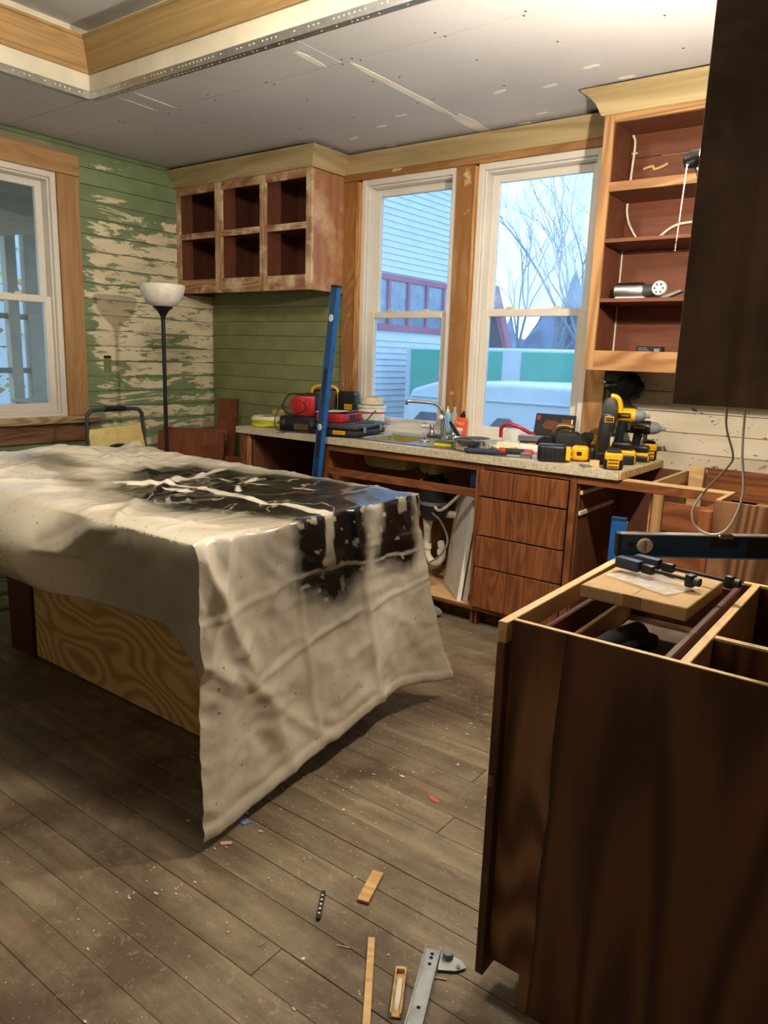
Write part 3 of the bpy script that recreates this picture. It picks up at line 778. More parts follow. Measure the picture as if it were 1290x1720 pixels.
# drawer base
c = thing('drawer_cabinet', 'base cabinet with four stained oak drawer fronts next to the open sink base', 'cabinet', (3.03, -.3, 0))
B('side_panel', 2.778, 2.794, -.60, -.02, .0, .874, 'cab_in'); B('side_panel', 3.276, 3.292, -.60, -.02, .0, .874, 'cab_red_z')
B('stile', 2.7775, 2.795, -.619, -.601, .085, .874, 'cab_red_z'); B('stile', 3.262, 3.294, -.619, -.601, .085, .874, 'cab_red_z')
B('top_rail', 2.795, 3.262, -.6185, -.6015, .846, .874, 'cab_red_x'); B('toe_board', 2.794, 3.276, -.54, -.525, 0, .09, 'dark_ply')
B('bottom_rail', 2.795, 3.262, -.6185, -.6015, .085, .108, 'cab_red_x')
gx = [2.782, 2.868, 2.969, 3.068, 3.169, 3.258]
for z0, z1 in ((.709, .842), (.504, .701), (.334, .497), (.112, .327)):
    d = bx('drawer_front', 2.782, 3.258, -.622, -.620, z0, z1, M['dark_ply'], c, 0, True)
    for a, b in zip(gx[:-1], gx[1:]):
        bx('plank', a + .0008, b - .0008, -.636, -.6215, z0, z1, M['cab_red_z'], d, .0022, True)
# corner carcass (no top, no drawers) and its open frame
c = thing('corner_cabinet', 'open-topped corner base cabinet with bare wood rails right of the counter end', 'cabinet', (3.63, -.3, 0))
B('side_panel', 3.296, 3.306, -.60, -.02, .0, .874, 'cab_in')
B('top_rail', 3.296, 3.958, -.62, -.585, .834, .872, 'cab_red_x'); B('rail_cap', 3.51, 3.976, -.622, -.562, .8725, .880, 'pine_x')
B('stile', 3.652, 3.698, -.62, -.601, .085, .833, 'oak_z')
B('divider', 3.622, 3.640, -.560, -.04, .5, .879, 'pine_y'); B('inner_panel', 3.641, 3.651, -.598, -.04, .10, .833, 'cab_red_z')
B('back_panel', 3.306, 3.98, -.035, -.022, .0, .874, 'red_inner'); B('back_cleat', 3.735, 4.56, -.058, -.036, .76, .905, 'cab_red_x')
B('corner_post', 3.655, 3.725, -.075, -.036, .1, .905, 'butcher'); B('ledge', 3.98, 4.6, -.40, -.058, .742, .760, 'pine_x')
B('floor_panel', 3.306, 3.98, -.60, -.035, .085, .10, 'cab_in')
for z0, z1 in ((.680, .806), (.47, .668), (.12, .458)): B('drawer_front', 3.705, 3.90, -.628, -.608, z0, z1, 'cab_red_x')
for z, n in ((.80, 3), (.70, 2)):
    B('drawer_slide', 3.307, 3.318, -.60, -.16, z - .02, z, 'cream')
# stub of the run that turns towards the camera
c = thing('side_cabinet', 'base cabinet stub with a plain plywood side facing the gap beside the level', 'cabinet', (4.25, -.7, 0))
B('face_stile', 3.906, 3.955, -.84, -.64, .085, .83, 'cab_red_z'); B('side_panel', 3.956, 4.58, -.838, -.82, .0, .878, 'end_ply_light')
B('edge_rail', 3.957, 3.977, -.818, -.625, .84, .880, 'pine_y'); B('back_side', 4.562, 4.58, -.82, -.41, 0, .878, 'end_ply'); B('toe_board', 3.98, 3.995, -.82, -.63, 0, .085, 'dark_ply')
B('floor_panel', 3.98, 4.56, -.82, -.64, .085, .10, 'cab_in'); B('rear_panel', 3.98, 4.56, -.63, -.625, .1, .76, 'cab_in')

# ---- peninsula end cabinet in the foreground
c = thing('peninsula_cabinet', 'big foreground base cabinet with dark plywood end and open drawer bays', 'cabinet', (4.29, -2.32, 0))
MB().prism([(4.0, .088), (4.076, .088), (4.076, 0), (4.098, 0), (4.104, .2), (4.101, .34), (4.110, .5), (4.106, .66), (4.116, .88), (4.0, .88)], -2.6405, -2.628, 'Y').build('end_veneer', M['end_ply_light'], c, off=-Vector(c.location))
MB().prism([(4.099, 0), (4.60, 0), (4.60, .88), (4.117, .88), (4.107, .66), (4.111, .5), (4.102, .34), (4.105, .2)], -2.640, -2.628, 'Y').build('end_panel', M['end_ply'], c, off=-Vector(c.location))
B('panel_edge', 4.002, 4.60, -2.6395, -2.6285, .8802, .8822, 'ply_edge', bev=0)
B('face_stile', 3.980, 3.9995, -2.664, -2.60, .056, .836, 'end_ply'); B('face_stile', 3.980, 3.9995, -2.03, -1.985, .085, .836, 'end_ply')
for z in (.285, .515): B('dowel_end', 3.9835, 3.9965, -2.6655, -2.663, z, z + .026, 'end_ply_light', bev=0)
B('top_rail', 3.980, 4.000, -2.664, -1.985, .837, .882, 'pine_y')
for z in (.30, .52): B('face_rail', 3.981, 3.999, -2.60, -2.03, z, z + .03, 'end_ply')
B('far_panel', 4.0, 4.60, -2.002, -1.985, .0, .872, 'end_ply'); B('far_panel_edge', 4.3, 4.60, -2.002, -1.985, .8722, .8772, 'ply_edge', bev=0)
B('divider', 4.320, 4.338, -2.627, -2.003, .10, .878, 'pine_y'); B('divider', 4.339, 4.60, -2.452, -2.436, .55, .872, 'end_ply')
B('divider_edge', 4.339, 4.60, -2.452, -2.4445, .8722, .877, 'ply_edge', bev=0); B('divider_edge', 4.339, 4.60, -2.4425, -2.436, .8722, .877, 'ply_edge', bev=0)
B('back_panel', 4.585, 4.60, -2.627, -2.003, .0, .87, 'end_ply')
B('floor_panel', 4.0, 4.584, -2.627, -2.003, .09, .105, 'cab_in'); B('toe_board', 4.076, 4.092, -2.6275, -2.01, 0, .088, 'pine_y')
B('bay_floor', 4.339, 4.584, -2.435, -2.003, .60, .612, 'cab_in'); B('bay_floor', 4.339, 4.584, -2.627, -2.453, .70, .712, 'cab_in')
# the drawer box standing in the left bay
d = bx('drawer', 4.012, 4.296, -2.60, -2.02, .735, .742, M['dark_ply'], c, .001, True)
for nm, a in (('drawer_side', (4.284, 4.300, -2.605, -2.012, .742, .868)), ('drawer_side', (4.008, 4.022, -2.605, -2.012, .742, .835)), ('drawer_back', (4.022, 4.284, -2.026, -2.012, .742, .862)), ('drawer_end', (4.022, 4.284, -2.605, -2.592, .742, .82))):
    bx(nm, *a, M['mahog'] if nm != 'drawer_end' else M['dark_ply'], d, .003, True)
bx('runner', 4.04, 4.052, -2.58, -2.05, .742, .80, M['pine_y'], d, .002, True)

# ---- countertop with a sink cut-out
c = thing('countertop', 'beige speckled laminate countertop with a raw cut right end', 'countertop', (2.2, -.32, .875))
m = MB(); X0, X1, SX0, SX1, SY0, SY1 = .955, 3.495, 1.875, 2.665, -.555, -.085
vs, fs = [], []
xs = [X0, SX0, SX1, X1]; ys = [-.636, SY0, SY1, -.002]
for zz in (.876, .915):
    for yy in ys:
        for xx in xs: vs.append((xx, yy, zz))
idx = lambda i, j, k: k * 16 + j * 4 + i
for i in range(3):
    for j in range(3):
        if (i, j) == (1, 1): continue
        fs.append((idx(i, j, 1), idx(i + 1, j, 1), idx(i + 1, j + 1, 1), idx(i, j + 1, 1)))
        fs.append((idx(i, j, 0), idx(i, j + 1, 0), idx(i + 1, j + 1, 0), idx(i + 1, j, 0)))
for i in range(3):
    fs.append((idx(i, 0, 0), idx(i + 1, 0, 0), idx(i + 1, 0, 1), idx(i, 0, 1))); fs.append((idx(i + 1, 3, 0), idx(i, 3, 0), idx(i, 3, 1), idx(i + 1, 3, 1)))
    fs.append((idx(0, i + 1, 0), idx(0, i, 0), idx(0, i, 1), idx(0, i + 1, 1))); fs.append((idx(3, i, 0), idx(3, i + 1, 0), idx(3, i + 1, 1), idx(3, i, 1)))
for a, b in (((1, 1), (2, 1)), ((2, 1), (2, 2)), ((2, 2), (1, 2)), ((1, 2), (1, 1))):
    fs.append((idx(*b, 0), idx(*a, 0), idx(*a, 1), idx(*b, 1)))
m.mesh(vs, fs).build('top', M['laminate'], c, off=-Vector(c.location))
B('cut_end', 3.4955, 3.506, -.634, -.004, .878, .914, 'butcher')

# ---- sink
s = thing('double_sink', 'stainless-rimmed double sink with olive bowls set in the counter', 'sink', (2.27, -.32, .917))
m = MB(); fl = .004
def rim_rect(m, x0, x1, y0, y1): m.box(x0, x1, y0, y1, 0, fl, .0015)
off = Vector(s.location)
BW = [(1.90, 2.235), (2.295, 2.44)]; BY = (-.53, -.20)
for r in ((1.86, 2.68, -.57, BY[0]), (1.86, 2.68, BY[1], -.07), (1.86, BW[0][0], BY[0], BY[1]), (BW[0][1], BW[1][0], BY[0], BY[1]), (BW[1][1], 2.68, BY[0], BY[1])):
    rim_rect(m, r[0] - off.x, r[1] - off.x, r[2] - off.y, r[3] - off.y)
m.build('rim', M['brushed'], s)
for (a, b) in BW:
    vs, fs = [], []; R_ = .05
    def ring(x0, x1, y0, y1, z, r, n=5):
        out = []
        for cx, cy, a0 in ((x1 - r, y1 - r, 0), (x0 + r, y1 - r, 90), (x0 + r, y0 + r, 180), (x1 - r, y0 + r, 270)):
            for k in range(n): t = math.radians(a0 + 90 * k / (n - 1)); out.append((cx + r * math.cos(t), cy + r * math.sin(t), z))
        return out
    rings = [ring(a, b, BY[0], BY[1], .9195, .012), ring(a + .004, b - .004, BY[0] + .004, BY[1] - .004, .915, .04), ring(a + .012, b - .012, BY[0] + .012, BY[1] - .012, .78, .05), ring(a + .03, b - .03, BY[0] + .03, BY[1] - .03, .755, .05)]
    for r in rings: vs += r
    n = len(rings[0])
    for q in range(3):
        for k in range(n): fs.append((q * n + k, q * n + (k + 1) % n, (q + 1) * n + (k + 1) % n, (q + 1) * n + k))
    fs.append(tuple(range(3 * n, 4 * n)))
    MB().mesh(vs, fs).build('bowl', M['olive'], s, True, off=-off)
# ---- faucet on the sink deck
f = thing('faucet', 'chrome high-arc kitchen faucet with two white lever handles behind the sink', 'faucet', (2.225, -.135, .921))
MB().box(-.10, .10, -.028, .028, 0, .022, .008, 2).build('base_plate', M['chrome'], f, True)
MB().tube(smooth_path([(0, 0, .02), (0, 0, .10), (-.002, -.002, .15), (-.022, -.010, .188), (-.06, -.03, .205), (-.12, -.06, .21), (-.185, -.095, .212), (-.198, -.10, .208), (-.2, -.101, .19)]), .0105, 10).build('spout', M['chrome'], f, True)
for x in (-.075, .078):
    h = MB().lathe([(.02, .02), (.02, .03), (.014, .04), (.014, .06), (.018, .066), (.012, .078), (0, .08)], 14, Matrix.Translation((x, 0, 0))).build('valve', M['chrome'], f, True)
    MB().tube([(x, 0, .066), (x + (.065 if x > 0 else -.065), -.012, .062)], [.007, .009], 8).build('lever', M['white'], h, True)
p = thing('side_sprayer', 'chrome and white side sprayer standing on the sink deck beside the faucet spout', 'sprayer', (2.262, -.172, .921))
MB().lathe([(.02, 0), (.02, .01), (.013, .016), (.012, .05), (.015, .08), (0, .082)], 14).build('holder', M['chrome'], p, True)
MB().tube([(0, 0, .075), (-.004, -.002, .11), (-.012, -.006, .13)], [.011, .012, .014], 10).build('spray_head', M['chrome'], p, True)
MB().lathe([(0, -.013), (.014, -.009), (.014, .009), (0, .013)], 14, Matrix.Translation((-.014, -.012, .128)) @ Matrix.Rotation(math.radians(60), 4, 'X')).build('button', M['white'], p, True)
p = thing('sink_strainer', 'small chrome strainer resting on the divider of the double sink', 'strainer', (2.267, -.38, .921))
MB().lathe([(.03, 0), (.032, .006), (.02, .008), (.008, .012), (.006, .03), (.012, .034), (0, .038)], 16).build('body', M['chrome'], p, True)

# ================================================================ ISLAND AND ITS SHEET
c = thing('kitchen_island', 'unfinished plywood kitchen island hidden under the plastic sheet', 'island', (2.2, -2.0, 0))
B('front_panel', 1.512, 2.94, -2.332, -2.314, .012, .84, 'raw_ply'); B('pilaster', 1.305, 1.51, -2.345, -2.25, .0, .84, 'mahog', bev=.004)
B('end_panel', 2.922, 2.94, -2.313, -1.69, .012, .84, 'raw_ply'); B('corner_block', 2.90, 2.945, -1.72, -1.66, 0, .10, 'butcher')
B('end_panel', 1.305, 1.323, -2.249, -1.67, .0, .84, 'mahog'); B('back_panel', 1.324, 2.92, -1.69, -1.672, .012, .84, 'raw_ply')
B('plinth', 1.52, 2.90, -2.30, -1.70, 0, .012, 'dark_ply', bev=0)
B('worktop', 1.305, 3.085, -2.70, -1.665, .841, .876, 'butcher', bev=.004)
B('lumber_pile', 1.42, 1.58, -2.4, -1.98, .877, .892, 'scrap'); B('support_arm', 1.7, 1.75, -2.66, -2.346, .76, .84, 'pine_y'); B('support_arm', 2.7, 2.75, -2.66, -2.346, .76, .84, 'pine_y')

def seg_d(px_, py_, a, b):
    vx, vy = b[0] - a[0], b[1] - a[1]; L = vx * vx + vy * vy
    t = max(0, min(1, ((px_ - a[0]) * vx + (py_ - a[1]) * vy) / L)) if L else 0
    return math.hypot(px_ - a[0] - t * vx, py_ - a[1] - t * vy)
def in_poly(x, y, P):
    r = False; j = len(P) - 1
    for i in range(len(P)):
        if (P[i][1] > y) != (P[j][1] > y) and x < (P[j][0] - P[i][0]) * (y - P[i][1]) / (P[j][1] - P[i][1]) + P[i][0]: r = not r
        j = i
    return r
def poly_sd(x, y, P):
    d = min(seg_d(x, y, P[i], P[i - 1]) for i in range(len(P)))
    return -d if in_poly(x, y, P) else d
def sstep(a, b, x):
    t = max(0, min(1, (x - a) / (b - a))); return t * t * (3 - 2 * t)

TXL, TXR, TYF, TYN, TZS = 1.27, 3.098, -1.655, -2.712, .886
N3 = lambda x, y, z, f: noise.noise(Vector((x * f, y * f, z * f)))
def crump(a, b, f):
    d = noise.voronoi(Vector((a * f + .35 * noise.noise(Vector((a * f, b * f, 1))), b * f + .35 * noise.noise(Vector((a * f, b * f, 5))), .37)))[0]
    return min(.42, d[1] - d[0]) / .42
def top_z(x, y):
    z = TZS
    z += .038 * math.exp(-((x - 1.32) / .10) ** 2 - ((y + 1.63) / .07) ** 2)           # peak at the far corner
    z += .055 * math.exp(-((x - 1.50) / .22) ** 2 - ((y + 2.20) / .36) ** 2)           # something lying under the sheet
    z += .030 * math.exp(-((x - 1.75) / .14) ** 2 - ((y + 2.45) / .16) ** 2)
    z += .012 * math.exp(-((x - 2.0) / .2) ** 2 - ((y + 2.55) / .12) ** 2)
    rough = (.5 + .5 * sstep(2.5, 1.6, x)) * (.15 + .85 * sstep(TYN, TYN + .16, y))
    n = N3(x, y, 0, 5.5); z += rough * .010 * n
    z -= rough * .011 * crump(x, y, 4.2) + rough * .004 * crump(x + 5, y, 9)
    z += .010
    z += rough * .008 * (.35 - abs(N3(x, y, 7, 6.5))) + rough * .006 * (.3 - abs(N3(x, y, 3, 13)))
    for a, b, amp, w in (((1.32, -1.63), (2.35, -2.3), .010, .012), ((1.35, -2.1), (2.2, -1.95), .010, .012), ((1.5, -2.6), (2.1, -2.1), .012, .013), ((2.18, -2.02), (2.72, -2.70), .014, .012),
                         ((1.9, -2.69), (2.35, -2.2), .012, .012), ((1.27, -2.35), (1.85, -2.62), .010, .012), ((1.62, -1.66), (1.78, -2.6), .007, .01), ((2.55, -2.72), (2.62, -2.35), .012, .014),
                         ((2.45, -1.66), (2.5, -2.4), .005, .008), ((1.27, -1.98), (3.09, -2.0), .0045, .007), ((2.9, -1.66), (2.92, -2.7), .004, .007), ((2.3, -2.45), (3.09, -2.36), .004, .008), ((3.0, -2.55), (2.6, -2.7), .008, .01)):
        d = seg_d(x, y, a, b)
        if d < w * 2.2: z += amp * max(0, 1 - d / (w * 2.2)) ** 1.3 * sstep(TYN - .01, TYN + .06, y)
    z -= .012 * math.exp(-(y - TYN) / .022)
    return z
FOLD_B = ((.245, .0025), (.50, .003), (.74, .004)); FOLD_E = ((.16, .004), (.44, .007), (.78, .003))
def right_pt(s, e):
    """s 0 near .. 1 far along the edge, e metres down the flap"""
    L = .85 + .0 * s - .11 * sstep(.0, .7, s) + .05 * sstep(.75, 1, s)
    k = e / .85; d = e * L / .85
    y = (TYN - .028 * k) * (1 - s) + (TYF - .035 + .245 * k ** 1.25) * s
    z = TZS - max(0, d - .012) + .012 * math.exp(-d / .02) - .012
    x = TXR + .012 * (1 - math.exp(-d / .02)) + .045 * s * k
    x += k * (.020 * math.sin(5.2 * s + 1.0) + .014 * math.sin(11 * s + 2 * k)) * 1.0
    x += .008 - .0065 * crump(y, z * 1.2, 3.4) - .003 * crump(y + 3, z, 8)
    x += .006 * N3(y, z, 1, 6) + .006 * (.3 - abs(N3(y, z, 2, 5.0))) + .007 * (.3 - abs(N3(y, z * 1.4, 5, 11))) + .001 * (.3 - abs(N3(y, z, 5, 25)))
    # V fold near the bottom left, long slanting folds
    for a, b, amp, w in (((.22, .50), (.30, .86), .014, .03), ((.30, .86), (.16, .60), -.006, .03), ((.02, .05), (.17, .42), .018, .022), ((.11, .0), (.02, .34), .016, .02), ((.05, .44), (.34, .10), .008, .014),
                         ((.0, .33), (.13, .44), .014, .02), ((.64, .0), (.66, .85), .010, .012), ((.66, .42), (1, .35), .006, .008), ((.36, .0), (.40, .85), .005, .008), ((.13, .40), (.45, .86), .006, .012), ((.16, .46), (.62, .40), .007, .010), ((0, .22), (.62, .155), .006, .008), ((.62, .155), (1, .15), .005, .007)):
        dd = seg_d(s, e, a, b)
        if dd < w * 2: x += amp * max(0, 1 - dd / (w * 2)) ** 1.25
    if e > .80: x += .006 * sstep(.80, .815, e) - .004 * sstep(.835, .85, e)
    return (x, y, z)
def front_pt(s, e):
    """s 0 left .. 1 right along the front edge, e metres down"""
    x = TXL + (TXR - TXL) * s
    hem = .275 - .03 * sstep(.5, .9, s) + .13 * sstep(.93, 1, s) + .012 * math.sin(9 * s)
    k = e / .3; d = hem * k
    bulge = sstep(.72, .60, s)
    out = bulge * .115 * math.sin(math.pi * min(1, k * .92)) ** .9
    drop = d * (1 - .22 * bulge * (1 - k))
    y = TYN - .024 * (1 - math.exp(-d / .03)) - out + .02 * k * (1 - bulge)
    z = top_z(x, TYN) - drop
    y += .006 * N3(x, z, 2, 7) + .01 * math.sin(16 * s) * k
    dd = seg_d(s, k, (.69, .45), (.80, -.1))
    y -= .03 * max(0, 1 - dd / .05)
    y += .008 * (.3 - abs(N3(x, z, 4, 6))) + .004 * (.3 - abs(N3(x, z, 6, 15)))
    w = sstep(.94, 1.0, s)
    if w > 0:
        q = right_pt(0, min(.85, d)); x += (q[0] - x) * w; y += (q[1] - y) * w; z += (q[2] - z) * w
    return (x, y, z)

BLK_TOP = [(2.30, -2.42), (2.0, -2.10), (2.06, -1.86), (2.36, -1.78), (2.69, -1.69), (2.95, -1.67), (3.14, -1.68), (3.14, -2.08), (3.12, -2.30), (3.02, -2.36), (2.92, -2.38), (2.78, -2.46), (2.60, -2.50)]
STREAK = [([(2.20, -2.34), (2.30, -2.19), (2.26, -2.00), (2.17, -1.82)], .024), ([(2.24, -2.30), (2.42, -2.2), (2.63, -2.17), (2.80, -2.20), (2.96, -2.18), (3.10, -2.18)], .026),
          ([(2.45, -1.85), (2.5, -2.02), (2.6, -2.1)], .006), ([(2.30, -2.02), (2.62, -1.95), (2.9, -1.83)], .005), ([(2.42, -2.3), (2.52, -2.26)], .012)]
def paint(x, y, z, part):
    blk = spray_shade = ck = 0.0
    wob = .05 * N3(x, y, z, 9) + .03 * N3(x, y, z, 23)
    if part == 'top':
        d = poly_sd(x, y, BLK_TOP); blk = 1 - sstep(-.07, .05, d + wob * .8); spray_shade = .75 * (1 - sstep(-.05, .22, d))
        m = min(min(seg_d(x, y, a, b) for a, b in zip(p[:-1], p[1:])) - w for p, w in STREAK)
        mk = sstep(-.003, .006, m + wob * .45); blk *= mk; spray_shade *= mk
        ck = sstep(.1, -.05, d)
        # window reflection along the far edge, painted in by thinning the black
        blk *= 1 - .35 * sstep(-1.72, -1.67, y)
        spray_shade = max(spray_shade, .85 * (1 - sstep(.05, .2, math.hypot((x - 1.72) / 1.3, y + 2.33))) , .8 * (1 - sstep(.02, .2, math.hypot((x - 2.1) / 1.2, (y + 2.42) / .7))))
    elif part == 'right':
        def soft_box(v, lo, hi, f): return sstep(lo - f, lo + f, v) * sstep(hi + f, hi - f, v)
        b1 = soft_box(y + wob * .4, -2.34, -1.99, .045) * sstep(.54 + .09 * abs(y + 2.16) / .17, .66 + .08 * abs(y + 2.16) / .17, z + wob * .7)
        b2 = soft_box(y + wob * .4, -1.92, -1.70, .045) * sstep(.58, .70, z + wob * .7 + (y + 1.8) * .15)
        mask = sstep(.021, .026, abs(y + 2.182 + wob * .05)) if z > .715 + wob * .3 else 1
        mask2 = sstep(.022, .028, max(abs(y + 1.785), (.873 - z) * .9) + wob * .15)
        line = sstep(.0035, .009, abs(z - (.712 - (y + 2.2) * .05) + wob * .22))
        spot = sstep(.42, .46, N3(y, z, 4, 30))
        blk = max(b1 * mask, b2 * mask2) * (.15 + .85 * line) * (1 - .9 * spot)
        spray_shade = max(.95 * (1 - sstep(.08, .46, math.hypot((y + 2.17) * .8, (z - .78)))), .9 * (1 - sstep(.05, .30, math.hypot(y + 1.82, z - .82)))) * (.75 + .5 * N3(y, z, 2, 5))
        spray_shade = max(0, min(1, spray_shade))
        ck = .0
    else:
        spray_shade = .55 * sstep(2.4, 2.8, x) + .15  # shade on the hanging front flap, painted darker towards the right corner
    return (blk, spray_shade, ck, 1)

vs, fs, cols = [], [], []
def patch_grid(fn, nu, nv, part):
    o = len(vs)
    for i in range(nu + 1):
        for j in range(nv + 1):
            p = fn(i / nu, j / nv); vs.append(p); cols.append(paint(*p, part))
    for i in range(nu):
        for j in range(nv):
            a = o + i * (nv + 1) + j; fs.append((a, a + nv + 1, a + nv + 2, a + 1))
def topfn(u, v):
    v = v ** 1.35
    x = TXL + (TXR - TXL) * u; y = TYN + (TYF - TYN) * v; return (x, y, top_z(x, y))
def rightfn(u, v):
    u = u ** 1.35
    p = right_pt(u, .85 * v)
    if v == 0: y = TYN + (TYF - TYN) * u; return (TXR, y, top_z(TXR, y))
    t = top_z(TXR, TYN + (TYF - TYN) * u) - TZS
    return (p[0], p[1], p[2] + t * math.exp(-v * 9))
def frontfn(u, v):
    if v == 0: return topfn(u, 0)
    return front_pt(u, .3 * v)
patch_grid(topfn, 300, 140, 'top'); patch_grid(rightfn, 140, 120, 'right'); patch_grid(frontfn, 300, 40, 'front')
patch_grid(lambda u, v: (TXL + (TXR - TXL) * u, TYF + .012 * (1 - math.exp(-v * 9)) + .012 * math.sin(12 * u) * v, topfn(u, 1)[2] - .22 * v), 90, 12, 'back')
patch_grid(lambda u, v: (TXL - .012 * (1 - math.exp(-v * 9)) - .02 * math.sin(9 * u) * v, TYN + (TYF - TYN) * u, top_z(TXL, TYN + (TYF - TYN) * u) - .25 * v), 60, 12, 'left')
me = bpy.data.meshes.new('plastic_sheet'); me.from_pydata(vs, [], fs)
ca = me.color_attributes.new('paint', 'FLOAT_COLOR', 'POINT')
ca.data.foreach_set('color', [v for c4 in cols for v in c4])
bmm = bmesh.new(); bmm.from_mesh(me); bmesh.ops.remove_doubles(bmm, verts=bmm.verts, dist=.0006)
bmesh.ops.recalc_face_normals(bmm, faces=bmm.faces)
for _ in range(2): bmesh.ops.smooth_vert(bmm, verts=[v for v in bmm.verts if not v.is_boundary], factor=.5, use_axis_x=True, use_axis_y=True, use_axis_z=True)
bmm.to_mesh(me); bmm.free()
me.polygons.foreach_set('use_smooth', [True] * len(me.polygons)); me.materials.append(M['sheet'])
sh = link(bpy.data.objects.new('plastic_sheet', me))
sh.shadow_terminator_geometry_offset = .15; sh.shadow_terminator_shading_offset = 0
md = sh.modifiers.new('film', 'SOLIDIFY'); md.thickness = .0012; md.offset = 1
tag(sh, 'wrinkled plastic drop sheet with black spray paint draped over the island', 'drop sheet')

# ================================================================ THINGS AT THE LEFT AND ON THE FLOOR
t = thing('floor_lamp', 'black torchiere floor lamp with an unlit white bowl before the peeling wall', 'floor lamp', (.66, -.96, 0))
MB().lathe([(0, 0), (.13, 0), (.13, .012), (.11, .022), (.03, .03), (.012, .05), (0, .05)], 28).build('base', M['black'], t, True)
MB().lathe([(.0, .04), (.0125, .04), (.0125, 1.62), (0, 1.62)], 12).build('pole', M['black'], t, True)
MB().lathe([(.012, 1.56), (.015, 1.585), (.022, 1.60), (.038, 1.625), (.058, 1.64), (.062, 1.655), (0, 1.655)], 24).build('socket_cup', M['black'], t, True)
MB().lathe([(.045, 1.645), (.08, 1.655), (.108, 1.685), (.128, 1.725), (.136, 1.762), (.138, 1.778), (.134, 1.778), (.130, 1.760), (.122, 1.727), (.102, 1.69), (.075, 1.662), (.03, 1.652), (0, 1.652)], 36).build('bowl_shade', M['shade'], t, True)

t = thing('step_stool', 'folding step stool with grey tube handle and stained yellow top step', 'step stool', (.42, -1.165, 0))
H = smooth_path([(.10, -.21, .0), (.03, -.205, .55), (.0, -.2, .93), (.0, -.185, .985), (.0, -.15, 1.005), (.0, 0, 1.01), (.0, .15, 1.005), (.0, .185, .985), (.0, .2, .93), (.03, .205, .55), (.10, .21, .0)], 5)
MB().tube(H, .0125, 8).build('tube_frame', M['dkgrey'], t, True)
MB().tube([(0, -.075, 1.009), (0, .075, 1.009)], .017, 10).build('grip', M['black'], t, True)
for s in (-1, 1):
    MB().tube([(-.02, s * .17, .78), (-.26, s * .2, 0)], .011, 8).build('rear_leg', M['dkgrey'], t, True)
    MB().tube([(.0, s * .17, .5), (.12, s * .17, .5)], .008, 6).build('step_bracket', M['dkgrey'], t, True)
MB().box(-.012, .012, -.20, .19, -.10, .10, .011, 2, Matrix.Translation((.02, 0, .80)) @ Matrix.Rotation(math.radians(-14), 4, 'Y') @ Matrix.Rotation(math.radians(3), 4, 'X')).build('top_step', M['stool_yellow'], t, True)
MB().box(-.14, .10, -.16, .16, .25, .27, .008).build('lower_step', M['dkgrey'], t)
MB().tube(smooth_path([(.09, -.17, .69), (.09, -.14, .75), (.09, -.09, .785), (.09, 0, .785), (.09, .02, .75)]), .011, 8).build('latch_loop', M['black'], t, True)

def leaning(name, label, loc, rz, tilt, w, h, th, mat, grooves=0, ax='z', group=None):
    t = thing(name, label, 'wood panel', loc, (0, 0, 0), group); R_ = Matrix.Rotation(rz, 4, 'Z') @ Matrix.Rotation(tilt, 4, 'X')
    if not grooves:
        MB().box(-w / 2, w / 2, 0, th, 0, h, .002, 1, R_).build('panel', M[mat], t)
    else:
        MB().box(-w / 2, w / 2, th * .4, th, 0, h, .001, 1, R_).build('backing', M['dark_ply'], t)
        for k in range(grooves):
            if ax == 'z': a, b = -w / 2 + w * k / grooves, -w / 2 + w * (k + 1) / grooves; MB().box(a + .001, b - .001, 0, th * .6, 0, h, .002, 1, R_).build('plank', M[mat], t)
            else: a, b = h * k / grooves, h * (k + 1) / grooves; MB().box(-w / 2, w / 2, 0, th * .6, a + .001, b - .001, .002, 1, R_).build('plank', M[mat], t)
    return t
leaning('cabinet_door', 'plain red-brown cabinet door leaning behind the floor lamp', (.40, -.62, 0), math.radians(28), math.radians(-9), .50, .83, .02, 'panel_red')
leaning('cabinet_door', 'second red-brown cabinet door leaning behind the plain door', (.30, -.50, 0), math.radians(30), math.radians(-9), .50, .84, .02, 'panel_red')
leaning('plank_panel', 'tall narrow plank-faced drawer panel standing in the corner', (.41, -.33, 0), math.radians(14), math.radians(-8), .165, 1.06, .022, 'panel_red', 7, 'x')
leaning('plank_panel', 'wide low plank-faced drawer panel leaning near the counter end', (.80, -.50, 0), math.radians(14), math.radians(-10), .34, .68, .022, 'panel_red', 5, 'z')

t = thing('vacuum_hose', 'coiled grey-green hose on the floor left of the island', 'hose', (.78, -2.05, 0))
P_ = []
for k in range(90):
    a = k * .21; r = .30 + .05 * math.sin(k * .13); P_.append((r * math.cos(a), r * 1.1 * math.sin(a), .03 + .0028 * k + .012 * math.sin(k * .9)))
MB().tube(P_, .02, 8).build('hose', M['hose'], t, True)
t = thing('vacuum_hose', 'dark ribbed hose lying over the pale hose left of the island', 'hose', (.72, -2.0, .30))
MB().tube(smooth_path([(-.35, -.2, .0), (-.1, -.25, .03), (.18, -.18, .05), (.36, -.02, .02), (.38, .2, -.02)]), .03, 10).build('hose', M['dkgrey'], t, True)

